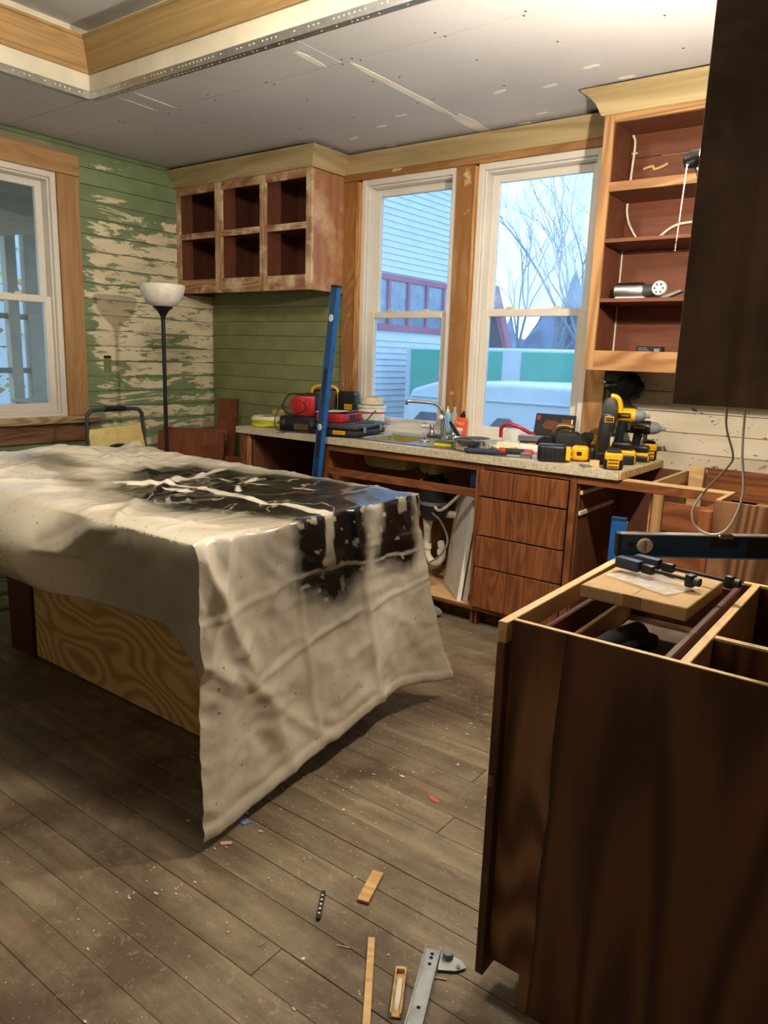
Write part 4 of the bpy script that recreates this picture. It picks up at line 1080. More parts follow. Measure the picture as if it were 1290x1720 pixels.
# ---- scraps on the floor
def floor_bar(name, label, a, b, w, h, mat, cat='wood scrap', bev=.001, z=.0015):
    a, b = Vector((*a, z)), Vector((*b, z)); d = b - a
    t = thing(name, label, cat, (a + b) / 2, (0, 0, math.atan2(d.y, d.x)))
    L = d.length; MB().box(-L / 2, L / 2, -w / 2, w / 2, 0, h, bev).build('bar', M[mat], t); return t
floor_bar('wood_strip', 'long thin pine strip on the floor at the bottom edge', (3.709, -2.687), (3.93, -3.0), .017, .008, 'scrap')
floor_bar('wood_offcut', 'short flat pine offcut lying on the floorboards', (3.615, -2.604), (3.578, -2.49), .032, .008, 'scrap')
t = floor_bar('plastic_strip', 'short black slotted strip on the floorboards', (3.566, -2.722), (3.51, -2.638), .011, .006, 'black', 'strip')
for k in range(5): MB().box(-.035 + k * .016, -.03 + k * .016, -.0028, .0028, .0055, .0066).build('slot', M['paper'], t)
t = thing('routed_block', 'small pine block with a rounded trough routed in it', 'wood scrap', (3.8525, -2.774, .0015), (0, 0, math.atan2(-2.828 + 2.7195, 3.8835 - 3.8215)))
MB().box(-.063, .063, -.0125, .0125, 0, .004, .001).box(-.063, .063, -.0125, -.009, .004, .015, .001).box(-.063, .063, .009, .0125, .004, .015, .001).box(-.063, -.055, -.009, .009, .004, .015, .001).build('block', M['scrap'], t)
MB().blob((.006, 0, .004), 1, 3, .2, 2, (.048, .0085, .006)).build('trough_fill', M['gyp'], t, True)
t = thing('drawer_slide', 'zinc drawer slide with a roller bracket on the floor', 'drawer slide', (3.8855, -2.7205, .0015), (0, 0, math.atan2(-2.8125 + 2.6275, 3.9235 - 3.848)))
MB().box(-.11, .26, -.017, .017, 0, .0018).box(-.11, .26, -.0185, -.0165, 0, .013).box(-.11, .26, .0165, .0185, 0, .013).build('channel', M['zinc'], t)
for x in (-.095, -.083, -.064, .06, .15): MB().lathe([(0, .0004), (.0045, .0004), (.0045, 0), (0, 0)], 10, Matrix.Translation((x, 0, .0019))).build('hole', M['dark'], t)
MB().prism([(-.105, .02), (-.05, .022), (-.058, .062), (-.075, .085), (-.092, .070), (-.10, .045)], .002, .005).build('bracket', M['zinc'], t)
MB().lathe([(0, 0), (.013, 0), (.013, .014), (.006, .018), (0, .018)], 16, Matrix.Translation((-.094, .038, .005))).build('roller', M['grey'], t, True)
MB().lathe([(0, 0), (.005, 0), (.005, .003), (0, .003)], 10, Matrix.Translation((-.07, .066, .005))).build('rivet', M['steel'], t)
def flat_bit(name, label, pts, mat, cat='tape'):
    x = sum(p[0] for p in pts) / len(pts); y = sum(p[1] for p in pts) / len(pts)
    t = thing(name, label, cat, (x, y, .0008)); MB().prism([(p[0] - x, p[1] - y) for p in pts], 0, .0012).build('strip', M[mat], t); return t
flat_bit('tape_strip', 'torn strip of blue masking tape on the floor by the sheet corner', [(3.02, -2.582), (3.03, -2.556), (3.09, -2.549), (3.145, -2.553), (3.138, -2.567), (3.14, -2.575), (3.08, -2.578)], 'tape_blue')
flat_bit('tape_strip', 'small pale pink tape scrap on the floor below the blue tape', [(3.142, -2.672), (3.165, -2.65), (3.178, -2.657), (3.156, -2.681)], 'tape_pink')
flat_bit('plastic_scrap', 'small red plastic scrap on the floor between island and peninsula', [(3.475, -2.092), (3.488, -2.083), (3.52, -2.092), (3.526, -2.105), (3.508, -2.107)], 'red_bit', 'scrap')
t = thing('stone_block', 'rough grey block on the floor under the sink cabinet', 'block', (2.53, -.645, .0015), (0, 0, .1))
MB().blob((0, 0, .028), 1, 9, .12, 2, (.07, .035, .03)).build('block', M['grey'], t)
# chips, sawdust and splinters nobody could count
m = MB(); r = random.Random(21)
for k in range(420):
    x = r.uniform(2.4, 3.97); y = r.uniform(-3.5, -.75)
    if x < 3.08 and y > -2.34 and y < -1.6: continue
    if r.random() < .5: x = 3.08 + abs(r.gauss(0, .2)); y = r.gauss(-2.2, .4)
    if x < 3.08 and y > -2.34: continue
    if x > 3.97: continue
    s = r.uniform(.0012, .0038) * (1.7 if r.random() < .06 else 1); a = r.uniform(0, 6.28); e = r.choice((1, 1, 1.4, 2.4))
    q = [(x + s * e * math.cos(a + t_) * rr_, y + s * math.sin(a + t_) * rr_) for t_, rr_ in ((0, 1), (1.4, .8), (3.0, 1), (4.5, .7))]
    m.prism(q, .0004, .0022)
o = m.build('paint_chips', M['gyp']); tag(o, 'pale paint chips and sawdust scattered on the floorboards', 'debris', kind='stuff')
m = MB()
for k in range(16):
    x = r.uniform(3.1, 3.95); y = r.uniform(-3.1, -1.2); a = r.uniform(0, 6.28); L = r.uniform(.006, .016)
    m.box(-L, L, -.0011, .0011, .0005, .003, 0, 1, Matrix.Translation((x, y, 0)) @ Matrix.Rotation(a, 4, 'Z'))
o = m.build('wood_splinters', M['scrap']); tag(o, 'thin wood splinters strewn over the floor', 'debris', kind='stuff')

# ================================================================ THINGS ON THE COUNTER
CT = .9155
def T(a, b, c_): return Matrix.Translation((a, b, c_))
def RZ(d): return Matrix.Rotation(math.radians(d), 4, 'Z')
def RX_(d): return Matrix.Rotation(math.radians(d), 4, 'X')
def RY_(d): return Matrix.Rotation(math.radians(d), 4, 'Y')
def rad(*a): return tuple(math.radians(v) for v in a)

t = thing('wire_coil', 'coil of yellow-green wire with a paper label on the left counter end', 'wire coil', (1.075, -.46, CT), rad(0, 0, 20))
m = MB()
for k, (r, z) in enumerate(((.10, .012), (.092, .03), (.102, .045), (.085, .014), (.088, .05))):
    m.tube([(r * math.cos(a * .2618), r * math.sin(a * .2618), z + .003 * math.sin(a + k)) for a in range(25)], .011, 6)
m.build('wire_loops', M['rope'], t, True)
MB().lathe([(.035, .062), (.098, .064), (.104, .052), (.108, .05), (.10, .068), (.035, .067)], 28).build('paper_label', M['paper'], t, True)
MB().box(-.02, .05, -.06, .03, .066, .0672).build('red_print', M['red'], t); MB().tube([(.03, .0, .085), (.10, .03, .088)], .026, 10).build('tape_roll', M['card'], t, True)

t = thing('tool_case', 'black plastic tool case with a worn yellow label at the left of the tool heap', 'tool case', (1.425, -.455, CT), rad(0, 0, 16))
MB().box(-.125, .125, -.15, .14, .0, .095, .012, 2).build('body', M['black'], t, True); MB().box(-.128, .128, -.153, .143, .052, .060, .002).build('seam', M['rubber'], t)
MB().box(-.02, .075, -.1535, -.149, .018, .055, .001).build('yellow_label', M['brass'], t)
for x in (-.095, .10): MB().box(x - .012, x + .012, -.156, -.148, .04, .075, .002).build('latch', M['dkgrey'], t)
t = thing('plastic_case', 'upright red plastic case on top of the black tool case', 'case', (1.43, -.50, CT + .0955), rad(0, 0, 32))
MB().box(-.07, .07, -.03, .03, .0, .125, .012, 2).build('body', M['red'], t, True)
for x in (-.045, -.015, .015, .045): MB().box(x - .004, x + .004, -.0335, -.029, .015, .108, .002).build('rib', M['red'], t)
MB().tube(smooth_path([(-.055, -.02, .12), (-.07, -.02, .10), (-.085, -.02, .07), (-.07, -.02, .04)]), .006, 6).build('handle', M['red'], t, True)
t = thing('charging_cord', 'thin black cord looped over the red plastic case', 'cord', (1.42, -.53, CT + .0955), rad(0, 0, 25))
MB().tube(smooth_path([(.04, -.05, .09), (.06, -.055, .05), (0, -.06, .015), (-.06, -.05, .02), (-.10, -.03, .06), (-.06, -.02, .13), (.02, .02, .135), (.10, .05, .12), (.14, .02, .06), (.15, -.02, .012), (.08, -.03, .006)]), .0045, 6).build('cord', M['rubber'], t, True)
MB().tube(smooth_path([(-.10, -.04, .07), (-.13, -.07, .0), (-.13, -.085, -.05), (-.10, -.09, -.088), (0, -.095, -.09), (.09, -.09, -.088)]), .004, 6).build('cord_tail', M['dkgrey'], t, True)
t = thing('baseball_cap', 'black cap resting behind the red plastic case', 'cap', (1.365, -.385, CT + .0955), rad(0, 0, 30))
MB().lathe([(0, .14), (.05, .133), (.08, .11), (.092, .065), (.095, .0), (.0, .0)], 20).build('crown', M['black'], t, True)
MB().grid(lambda u, v: ((u - .5) * .16, -.085 - .05 * v * math.cos((u - .5) * 2.4), .035 - .02 * (u - .5) ** 2 * 10 - .02 * v), 10, 4).build('brim', M['black'], t, True)
t = thing('jobsite_radio', 'black and yellow jobsite radio with a mesh front behind the tool cases', 'radio', (1.325, -.16, CT), rad(0, 0, 22))
MB().box(-.085, .085, -.06, .06, 0, .25, .02, 2).build('body', M['black'], t, True); MB().box(-.06, .065, -.064, -.059, .12, .235, .01).build('mesh_front', M['brass'], t)
MB().tube(smooth_path([(-.09, -.04, .10), (-.095, -.05, .2), (-.075, -.05, .262), (0, -.05, .272), (.075, -.05, .262), (.095, -.05, .2), (.09, -.04, .1)]), .010, 8).build('roll_bar', M['yellow'], t, True)
t = thing('battery_charger', 'black ribbed battery charger with a yellow label behind the standing blue level', 'charger', (1.50, -.15, CT), rad(0, 0, 18))
MB().box(-.06, .06, -.05, .05, 0, .245, .014, 2).build('body', M['black'], t, True)
for k in range(11): MB().box(.058, .066, -.045, .045, .03 + k * .018, .04 + k * .018, .002).build('rib', M['dkgrey'], t)
MB().box(-.01, .045, -.0525, -.0495, .13, .165, .001).build('yellow_label', M['yellow'], t)
lettering('lettering', 'DEWALT', .013, M['black'], t, (.018, -.0527, .147), rad(90, 0, 0))
t = thing('plastic_cup', 'small pink-red plastic cup behind the stacked cases', 'cup', (1.475, -.055, CT), rad(0, 0, 0))
MB().lathe([(0, 0), (.03, 0), (.034, .135), (.04, .138), (.04, .152), (.034, .152), (.03, .14), (.026, .01), (0, .01)], 18).build('cup', M['red'], t, True)

t = thing('tool_case', 'flat dark grey drill case with two latches in front of the sink', 'tool case', (1.735, -.405, .9215), rad(0, 0, 14))
m = MB().box(-.145, .145, -.205, .205, 0, .038, .014, 2); m.build('lower_shell', M['rubber'], t, True)
MB().box(-.143, .143, -.203, .203, .040, .072, .016, 2).build('lid', M['dkgrey'], t, True); MB().box(.06, .135, -.07, .05, .0705, .0745, .003).build('lid_recess', M['rubber'], t)
for y in (-.12, .12): MB().box(.1435, .152, y - .016, y + .016, .022, .056, .003).build('latch', M['grey'], t)
MB().box(-.02, .06, -.2085, -.204, .012, .034, .001).build('yellow_label', M['yellow'], t)
lettering('lettering', 'DEWALT', .016, M['black'], t, (.02, -.2087, .023), rad(90, 0, 0))
t = thing('plastic_case', 'flat red tool case lying on the dark grey drill case', 'case', (1.655, -.42, .9945), rad(0, 0, 14))
MB().box(-.085, .085, -.15, .15, 0, .052, .008, 2).build('body', M['red'], t, True); MB().box(.0855, .091, -.03, .05, .012, .042, .003).build('latch', M['rubber'], t)
for y in (-.10, .10): MB().box(.0855, .089, y - .014, y + .014, .012, .042, .003).build('side_rib', M['red'], t)
t = thing('paper_sheets', 'white paper sheets on the flat red tool case', 'paper', (1.645, -.42, 1.0475), rad(0, 0, 18))
MB().grid(lambda u, v: ((u - .5) * .20, (v - .5) * .26, .003 + .012 * u * u + .004 * math.sin(5 * v)), 8, 8).build('sheet', M['paper'], t, True)
MB().grid(lambda u, v: ((u - .5) * .20 + .01, (v - .5) * .24 + .01, .001 + .009 * u * u), 8, 8).build('sheet', M['paper'], t, True)

t = thing('plastic_bucket', 'small white plastic bucket with a dark wire handle beside the window', 'bucket', (1.668, -.115, CT), rad(0, 0, 10))
MB().lathe([(0, 0), (.075, 0), (.077, .004), (.086, .125), (.092, .127), (.092, .134), (.088, .136), (.088, .150), (.094, .152), (.094, .168), (.088, .168), (.082, .12), (.072, .008), (0, .008)], 32).build('pail', M['white'], t, True)
MB().lathe([(.0875, .118), (.0885, .118), (.0885, .124), (.0875, .124)], 32).build('red_band', M['red'], t, True)
MB().tube([(.058 + .03 * math.cos(a) - .02, -.094, .145 - .0 * a) if False else (-.02 + .1 * k / 8, -.096 - .004 * math.sin(math.pi * k / 8), .035 + .105 * (k / 8)) for k, a in enumerate(range(9))], .0045, 6).build('handle', M['scour'], t, True)
MB().box(.02, .072, -.090, -.072, .03, .09, .002).build('label', M['paper'], t); MB().box(.03, .05, -.0915, -.089, .04, .06, .001).build('label_print', M['green_lbl'], t)
t = thing('masking_tape_roll', 'wide roll of cream masking tape on top of the white bucket', 'tape roll', (1.668, -.115, CT + .1685))
MB().lathe([(.045, 0), (.072, 0), (.072, .05), (.045, .05), (.045, 0)], 32).build('roll', M['cream'], t, True)
MB().lathe([(.041, .0), (.0449, .0), (.0449, .0505), (.041, .0505), (.041, 0)], 32).build('core', M['card'], t, True)
MB().lathe([(.074, -.0), (.075, -.0), (.075, .004), (.074, .004)], 28).build('dark_band', M['scour'], t, True)

# ---- washing-up corner
t = thing('hand_cleaner_bottle', 'orange hand cleaner bottle with black cap leaning behind the faucet', 'bottle', (2.292, -.052, CT), rad(0, 9, 8))
MB().prism([(-.034, 0), (.034, 0), (.038, .02), (.036, .115), (.022, .135), (-.022, .135), (-.036, .115), (-.038, .02)], -.02, .02, 'Y', .008, None, 2).build('bottle', M['orange'], t, True)
MB().lathe([(0, .130), (.015, .130), (.014, .155), (.007, .158), (.006, .172), (0, .174)], 14).build('cap', M['black'], t, True)
MB().lathe([(0, 0), (.021, 0), (.021, .002), (0, .002)], 20, T(-.002, -.0215, .045) @ RX_(90)).build('round_label', M['paper'], t)
lettering('lettering', 'FAST', .026, M['paper'], t, (0, -.0218, .098), rad(90, 0, 0)); lettering('lettering', 'ORANGE', .012, M['red'], t, (-.002, -.0246, .045), rad(90, 0, 0))
t = thing('soap_bottle', 'pale blue clear dish soap bottle directly behind the faucet riser', 'bottle', (2.205, -.048, CT))
MB().prism([(-.026, 0), (.026, 0), (.028, .05), (.02, .09), (.027, .12), (.014, .155), (-.014, .155), (-.027, .12), (-.02, .09), (-.028, .05)], -.016, .016, 'Y', .007, None, 2).build('bottle', M['lightblue'], t, True)
MB().lathe([(0, .15), (.011, .15), (.011, .172), (.005, .176), (.005, .19), (0, .19)], 12).build('cap', M['white'], t, True)
t = thing('clear_bottle', 'clear plastic bottle between the faucet and the orange bottle', 'bottle', (2.25, -.04, CT))
MB().lathe([(0, 0), (.026, 0), (.027, .1), (.022, .14), (.01, .165), (.01, .19), (0, .19)], 16).build('bottle', M['film_clear'], t, True)
t = thing('sponge', 'yellow sponge with a green scouring side on the sink rim', 'sponge', (2.475, -.50, .9215), rad(0, 0, 12))
MB().box(-.05, .05, -.032, .032, 0, .02, .004).build('foam', M['sponge'], t); MB().box(-.05, .05, -.032, .032, .0202, .028, .002).build('scourer', M['scour'], t)
t = thing('saucepan', 'small stainless saucepan with a black handle on the counter', 'saucepan', (2.645, -.50, .9215), rad(0, 0, 155))
MB().lathe([(0, 0), (.088, 0), (.095, .008), (.097, .056), (.101, .060), (.098, .061), (.093, .056), (.091, .01), (0, .004)], 36).build('pot', M['steel'], t, True)
MB().tube([(.094, 0, .046), (.125, 0, .058)], [.008, .007], 8).build('handle_root', M['steel'], t, True)
MB().tube([(.120, 0, .056), (.16, 0, .085), (.215, 0, .125)], [.009, .011, .009], 10).build('handle', M['black'], t, True)
t = thing('utility_knife', 'blue and grey gripped hand tool in front of the saucepan', 'hand tool', (2.765, -.595, CT), rad(0, 0, 18))
MB().tube(smooth_path([(-.085, 0, .014), (-.075, 0, .015), (0, 0, .016), (.07, 0, .014), (.085, 0, .01)]), [.008, .012, .014, .015] + [.015] * 18 + [.013, .009, .006], 10).build('grip', M['navy_grip'], t, True)
MB().tube([(-.088, 0, .014), (-.06, 0, .0155)], [.010, .0155], 10).build('butt', M['grey'], t, True); MB().box(.07, .105, -.006, .006, .006, .010, .001).build('blade', M['steel'], t)
t = thing('cloth_rag', 'crumpled off-white rag on the counter behind the screwdriver', 'rag', (2.775, -.33, CT))
MB().blob((0, 0, .018), 1, 12, .5, 3, (.09, .06, .032), 2.2).build('cloth', M['cream'], t, True)
t = thing('screwdriver', 'red and black handled screwdriver lying on the counter edge', 'screwdriver', (2.90, -.47, CT), rad(0, 0, 22))
MB().tube([(-.095, 0, .018), (-.088, 0, .018), (-.06, 0, .018)], [.013, .017, .017], 12).build('red_end', M['red'], t, True)
MB().tube([(-.06, 0, .018), (.035, 0, .018)], .0155, 12).build('black_grip', M['rubber'], t, True); MB().tube([(.035, 0, .018), (.075, 0, .018), (.085, 0, .018)], [.016, .015, .006], 12).build('red_collar', M['red'], t, True)
MB().tube([(.08, 0, .018), (.19, 0, .018)], .0035, 8).build('shaft', M['steel'], t, True)
t = thing('pry_bar', 'flat grey steel scraper blade on the counter before the black battery', 'hand tool', (2.935, -.565, CT), rad(0, 0, 16))
MB().box(-.11, .06, -.012, .012, .002, .006, .001).box(.03, .085, -.016, .016, 0, .026, .002).build('blade', M['brushed'], t); MB().box(-.13, -.04, -.010, .010, .006, .02, .004, 2).build('handle', M['rubber'], t)
t = thing('caulk_tube', 'white caulk tube with green cap lying behind the screwdriver', 'tube', (2.95, -.345, CT), rad(0, 0, -10))
MB().tube([(-.10, 0, .024), (.11, 0, .024)], .0235, 16).build('tube', M['white'], t, True); MB().tube([(-.10, 0, .024), (-.118, 0, .024)], [.0238, .022], 16).build('green_end', M['green_lbl'], t, True)
MB().tube([(.11, 0, .024), (.15, 0, .024), (.17, 0, .024)], [.012, .008, .003], 10).build('nozzle', M['white'], t, True)

def battery(t, w, l, h, z0=0, name='battery_pack', M0=None, txt=None):
    """slide battery: black shell, yellow end, vents"""
    b = MB().box(-w / 2, w / 2, -l / 2, l / 2, z0, z0 + h * .62, .010, 2, M0).build(name, M['black'], t, True)
    MB().box(-w * .46, w * .46, -l * .5 - .003, l * .2, z0 + h * .5, z0 + h * .86, .008, 2, M0).build('yellow_shell', M['yellow'], b, True)
    MB().box(-w * .36, w * .36, -l * .42, l * .42, z0 + h * .84, z0 + h, .006, 2, M0).build('rail_block', M['rubber'], b, True)
    MB().box(-w * .30, w * .30, -l * .5 - .006, -l * .5 + .01, z0 + .008, z0 + h * .6, .003, 1, M0).build('release_button', M['yellow'], b, True)
    for k in range(3): MB().box(-w * .26, w * .26, -l * .5 - .009, -l * .5 - .004, z0 + .014 + k * h * .17, z0 + .020 + k * h * .17, .001, 1, M0).build('vent', M['brass'], b)
    if txt:
        MB().box(w * .5 - .0005, w * .5 + .001, -l * .3, l * .35, z0 + h * .12, z0 + h * .46, .0005, 1, M0).build('side_label', M['dkgrey'], b)
        lt = lettering('lettering', txt, h * .2, M['red'], b, (0, 0, 0), (0, 0, 0)); lt.matrix_local = (M0 or Matrix.Identity(4)) @ T(w * .5 + .0014, 0, z0 + h * .28) @ RZ(90) @ RX_(90)
    return b
t = thing('tool_battery', 'big black battery pack lying on its side at the counter edge', 'battery', (3.13, -.545, CT), rad(0, 0, 25))
MB().box(-.075, .062, -.045, .045, 0, .085, .016, 3).build('shell', M['black'], t, True)
for k in range(5): MB().box(-.05 + k * .022, -.045 + k * .022, -.0468, -.044, .015, .07, .001).build('groove', M['rubber'], t)
MB().box(.058, .085, -.035, .035, .012, .074, .006, 2).build('yellow_rail', M['yellow'], t, True)
for z in (.026, .05): MB().box(.084, .092, -.02, .02, z, z + .008, .002).build('contact', M['yellow'], t)
t = thing('cordless_drill', 'yellow cordless drill lying on its side behind the black battery', 'drill', (3.215, -.42, CT), rad(0, 0, 20))
MB().box(-.04, .045, -.036, .036, .004, .076, .018, 3).build('motor_housing', M['yellow'], t, True); MB().tube([(-.04, 0, .04), (-.075, 0, .04), (-.10, 0, .04)], [.03, .027, .018], 16).build('chuck', M['dkgrey'], t, True)
MB().box(.045, .075, -.035, .035, .006, .074, .012, 2).build('rear_cap', M['black'], t, True); MB().box(.0, .03, .034, .14, .018, .058, .012, 2).build('handle', M['black'], t, True)
MB().box(-.012, .012, -.039, -.034, .03, .05, .003).build('switch', M['black'], t)
t = thing('face_shield', 'clear face mask with a red strap propped against the window', 'mask', (2.705, -.11, CT), rad(0, 0, 10))
MB().grid(lambda u, v: (-.075 + .15 * u, -.03 - .04 * math.sin(math.pi * u), .005 + .105 * v * (.6 + .4 * math.sin(math.pi * u))), 12, 8).build('visor', M['film_clear'], t, True)
MB().tube(smooth_path([(-.082, -.02, .05), (-.07, -.05, .105), (-.03, -.065, .128), (.03, -.065, .118), (.08, -.04, .09), (.11, -.02, .075)]), .011, 8).build('strap', M['red'], t, True)
t = thing('sanding_kit', 'open black kit box with brown sanding pads leaning on the window', 'kit', (2.915, -.075, CT), rad(0, 0, 4))
R_ = T(0, 0, .07) @ RX_(-14)
MB().box(-.115, .115, -.012, 0, 0, .125, .004, 1, R_).build('lid', M['black'], t); MB().box(-.105, .105, -.0125, -.0115, .008, .117, 0, 1, R_).build('insert', M['rubber'], t)
MB().prism([(-.07, .055), (-.05, .035), (.02, .035), (.02, .088), (-.05, .088)], -.0165, -.0125, 'Y', .001, R_).build('sanding_pad', M['brown_grit'], t); MB().box(.042, .092, -.0165, -.0125, .038, .1, .001, 1, R_).build('sanding_pad', M['brown_grit'], t)
MB().box(-.105, -.085, -.0145, -.0125, .088, .115, 0, 1, R_).build('red_tag', M['red'], t); MB().box(.094, .102, -.0145, -.0125, .038, .1, 0, 1, R_).build('paper_edge', M['paper'], t)
MB().box(-.115, .115, -.09, .0, .0, .07, .004).build('tray', M['black'], t)
t = thing('belt_sander', 'dark dusty belt sander with a round front roller in the middle of the tool heap', 'sander', (3.045, -.215, CT), rad(0, 0, 15))
MB().box(-.05, .075, -.05, .05, .03, .12, .02, 3).build('housing', M['rubber'], t, True); MB().tube([(-.095, -.045, .045), (-.095, .045, .045)], .045, 20).build('roller', M['black'], t, True)
MB().box(-.11, .08, -.042, .042, .0, .04, .014, 2).build('belt_frame', M['dkgrey'], t, True); MB().tube(smooth_path([(-.06, 0, .11), (-.045, 0, .14), (0, 0, .148), (.04, 0, .14)]), .016, 10).build('handle', M['brass'], t, True)
for k in range(7): MB().box(.072, .079, -.04 + k * .012, -.034 + k * .012, .05, .105, .001).build('vent', M['black'], t)
MB().tube([(.085, -.05, .06), (.085, .05, .06)], .05, 18).build('rear_pulley', M['rubber'], t, True)
t = thing('sheet_sander', 'grey block sander with a yellow and black side next to the caulk tube', 'sander', (2.88, -.235, CT), rad(0, 0, 18))
MB().box(-.085, .06, -.03, .03, .052, .085, .004, 1).build('block', M['brushed'], t); MB().box(-.08, .08, -.034, .034, .0, .05, .010, 2).build('base', M['dkgrey'], t, True)
MB().box(-.03, .02, -.0365, -.033, .015, .045, .002).build('yellow_side', M['yellow'], t); MB().box(.035, .06, -.0365, -.033, .012, .045, .002).build('yellow_side', M['yellow'], t)
t = thing('circular_saw', 'circular saw with a silver blade guard behind the yellow polisher', 'saw', (3.225, -.20, CT), rad(0, 0, 20))
MB().lathe([(.045, -.014), (.075, -.016), (.078, 0), (.075, .016), (.045, .014)], 28, T(0, 0, .078) @ RX_(90)).build('blade_guard', M['foil'], t, True)
MB().lathe([(0, -.002), (.060, -.002), (.060, .002), (0, .002)], 28, T(0, 0, .078) @ RX_(90)).build('blade', M['grey'], t); MB().box(-.08, .09, -.05, .05, 0, .006, .001).build('shoe', M['brushed'], t)
MB().box(-.02, .06, .02, .10, .05, .12, .016, 2).build('motor', M['yellow'], t, True); MB().tube(smooth_path([(.04, .03, .10), (.09, .03, .11), (.12, .03, .07)]), .015, 8).build('handle', M['black'], t, True)
t = thing('angle_polisher', 'yellow and black polisher with a white disc beside the big battery', 'polisher', (3.262, -.36, CT + .045), rad(0, 25, 55))
MB().tube([(-.05, 0, .05), (.0, 0, .055), (.06, 0, .06)], [.027, .031, .026], 14).build('body', M['yellow'], t, True); MB().tube([(-.052, 0, .05), (-.09, 0, .045)], [.03, .022], 14).build('rear_cap', M['black'], t, True)
MB().lathe([(0, 0), (.052, 0), (.055, .008), (.05, .016), (0, .018)], 24, T(.07, 0, .06) @ RY_(80)).build('disc', M['white'], t, True)
t = thing('pliers', 'small steel pliers at the counter edge before the wood block', 'pliers', (3.315, -.60, CT), rad(0, 0, -35))
MB().tube(smooth_path([(-.03, .004, .006), (0, .006, .006), (.035, .014, .006)]), .005, 6).tube(smooth_path([(-.03, -.004, .006), (0, -.006, .006), (.035, -.016, .006)]), .005, 6).build('arms', M['grey'], t, True)
MB().lathe([(0, 0), (.009, 0), (.009, .012), (0, .012)], 12).build('pivot', M['steel'], t)
t = thing('wood_block', 'small pale wood block beside the big yellow battery', 'block', (3.345, -.55, CT), rad(0, 0, 20))
MB().box(-.022, .022, -.03, .03, 0, .028, .002).build('block', M['butcher'], t)

def impact(name, label, loc, rz, head_mat='yellow', head_len=.12, hh=.235, batt=(.075, .125, .075), col='yellow', txt=None):
    """pistol grip tool standing on its battery; head points along +x"""
    t = thing(name, label, 'drill', loc, rad(0, 0, rz))
    battery(t, *batt, 0, 'battery_pack', RZ(90), txt)
    MB().box(-.045, .05, -.038, .038, batt[2] * .95, batt[2] + .028, .012, 2).build('foot', M['black'], t, True)
    MB().tube(smooth_path([(-.018, 0, batt[2] + .02), (-.012, 0, batt[2] + .07), (-.004, 0, hh - .03)]), [.021] * 6 + [.023] * 7, 12).build('handle', M['black'], t, True)
    MB().tube([(-.07, 0, hh), (-.05, 0, hh), (.04, 0, hh), (.05, 0, hh)], [.024, .033, .034, .030], 18).build('motor_housing', M[head_mat], t, True)
    MB().tube([(-.085, 0, hh), (-.072, 0, hh), (-.06, 0, hh)], [.022, .032, .0345], 18).build('rear_cap', M['black'], t, True)
    MB().tube([(.05, 0, hh), (.075, 0, hh), (.095, 0, hh), (.098, 0, hh), (.118, 0, hh)], [.032, .029, .016, .010, .008], 18).build('nose', M['grey'], t, True)
    MB().box(.016, .034, -.010, .010, hh - .075, hh - .033, .005, 2).build('trigger', M['rubber'], t, True)
    MB().box(-.03, .03, -.0362, .0362, hh - .012, hh + .012, .003).build('name_plate', M['black'], t)
    lt = lettering('lettering', 'DEWALT', .014, M['yellow'], t, (0, -.0366, hh), rad(90, 0, 0))
    return t
impact('impact_wrench', 'yellow impact wrench standing on its battery with the grey nose pointing right', (3.395, -.345, CT), 18, hh=.237, batt=(.08, .13, .08), txt='60V MAX')
impact('cordless_drill', 'compact black and yellow drill standing behind the impact wrench', (3.428, -.185, CT), 8, 'black', hh=.172, batt=(.07, .10, .055))
t = thing('tool_battery', 'large yellow and black battery pack at the front corner of the counter', 'battery', (3.425, -.525, CT), rad(0, 0, 20))
battery(t, .088, .16, .09, 0, 'shell', None, '60V MAX')
t = thing('cordless_nailer', 'tall dark upright power tool with a yellow top standing behind the big battery', 'power tool', (3.352, -.435, CT), rad(0, 0, 24))
MB().prism([(-.045, .0), (.04, .0), (.045, .03), (.02, .06), (.012, .12), (.03, .17), (.03, .24), (-.03, .25), (-.042, .20), (-.045, .10)], -.032, .032, 'Y', .012, None, 2).build('body', M['black'], t, True)
MB().prism([(-.035, .245), (.03, .235), (.034, .28), (.018, .318), (-.012, .322), (-.032, .29)], -.028, .028, 'Y', .010, None, 2).build('head', M['dkgrey'], t, True)
MB().tube(smooth_path([(.0, 0, .328), (.03, 0, .32), (.046, 0, .29), (.05, 0, .25)]), .013, 8).build('yellow_guard', M['yellow'], t, True)
MB().box(-.02, .022, -.0345, -.0315, .205, .232, .003).build('name_plate', M['yellow'], t); MB().box(-.017, .019, -.0355, -.034, .209, .228, .001).build('plate_inset', M['black'], t)
lettering('lettering', 'DEWALT', .008, M['yellow'], t, (.001, -.036, .2185), rad(90, 0, 0))
for a, b in (((-.04, .055), (-.005, .055)), ((-.005, .055), (.012, .09)), ((.012, .09), (.012, .16))):
    MB().tube([(a[0], -.0325, a[1]), (b[0], -.0325, b[1])], .0022, 6).build('yellow_line', M['brass'], t)
t = thing('tool_battery', 'small black and yellow battery pack nearest the white wall boards', 'battery', (3.44, -.075, CT), rad(0, 0, 30))
battery(t, .075, .09, .10, 0, 'shell')
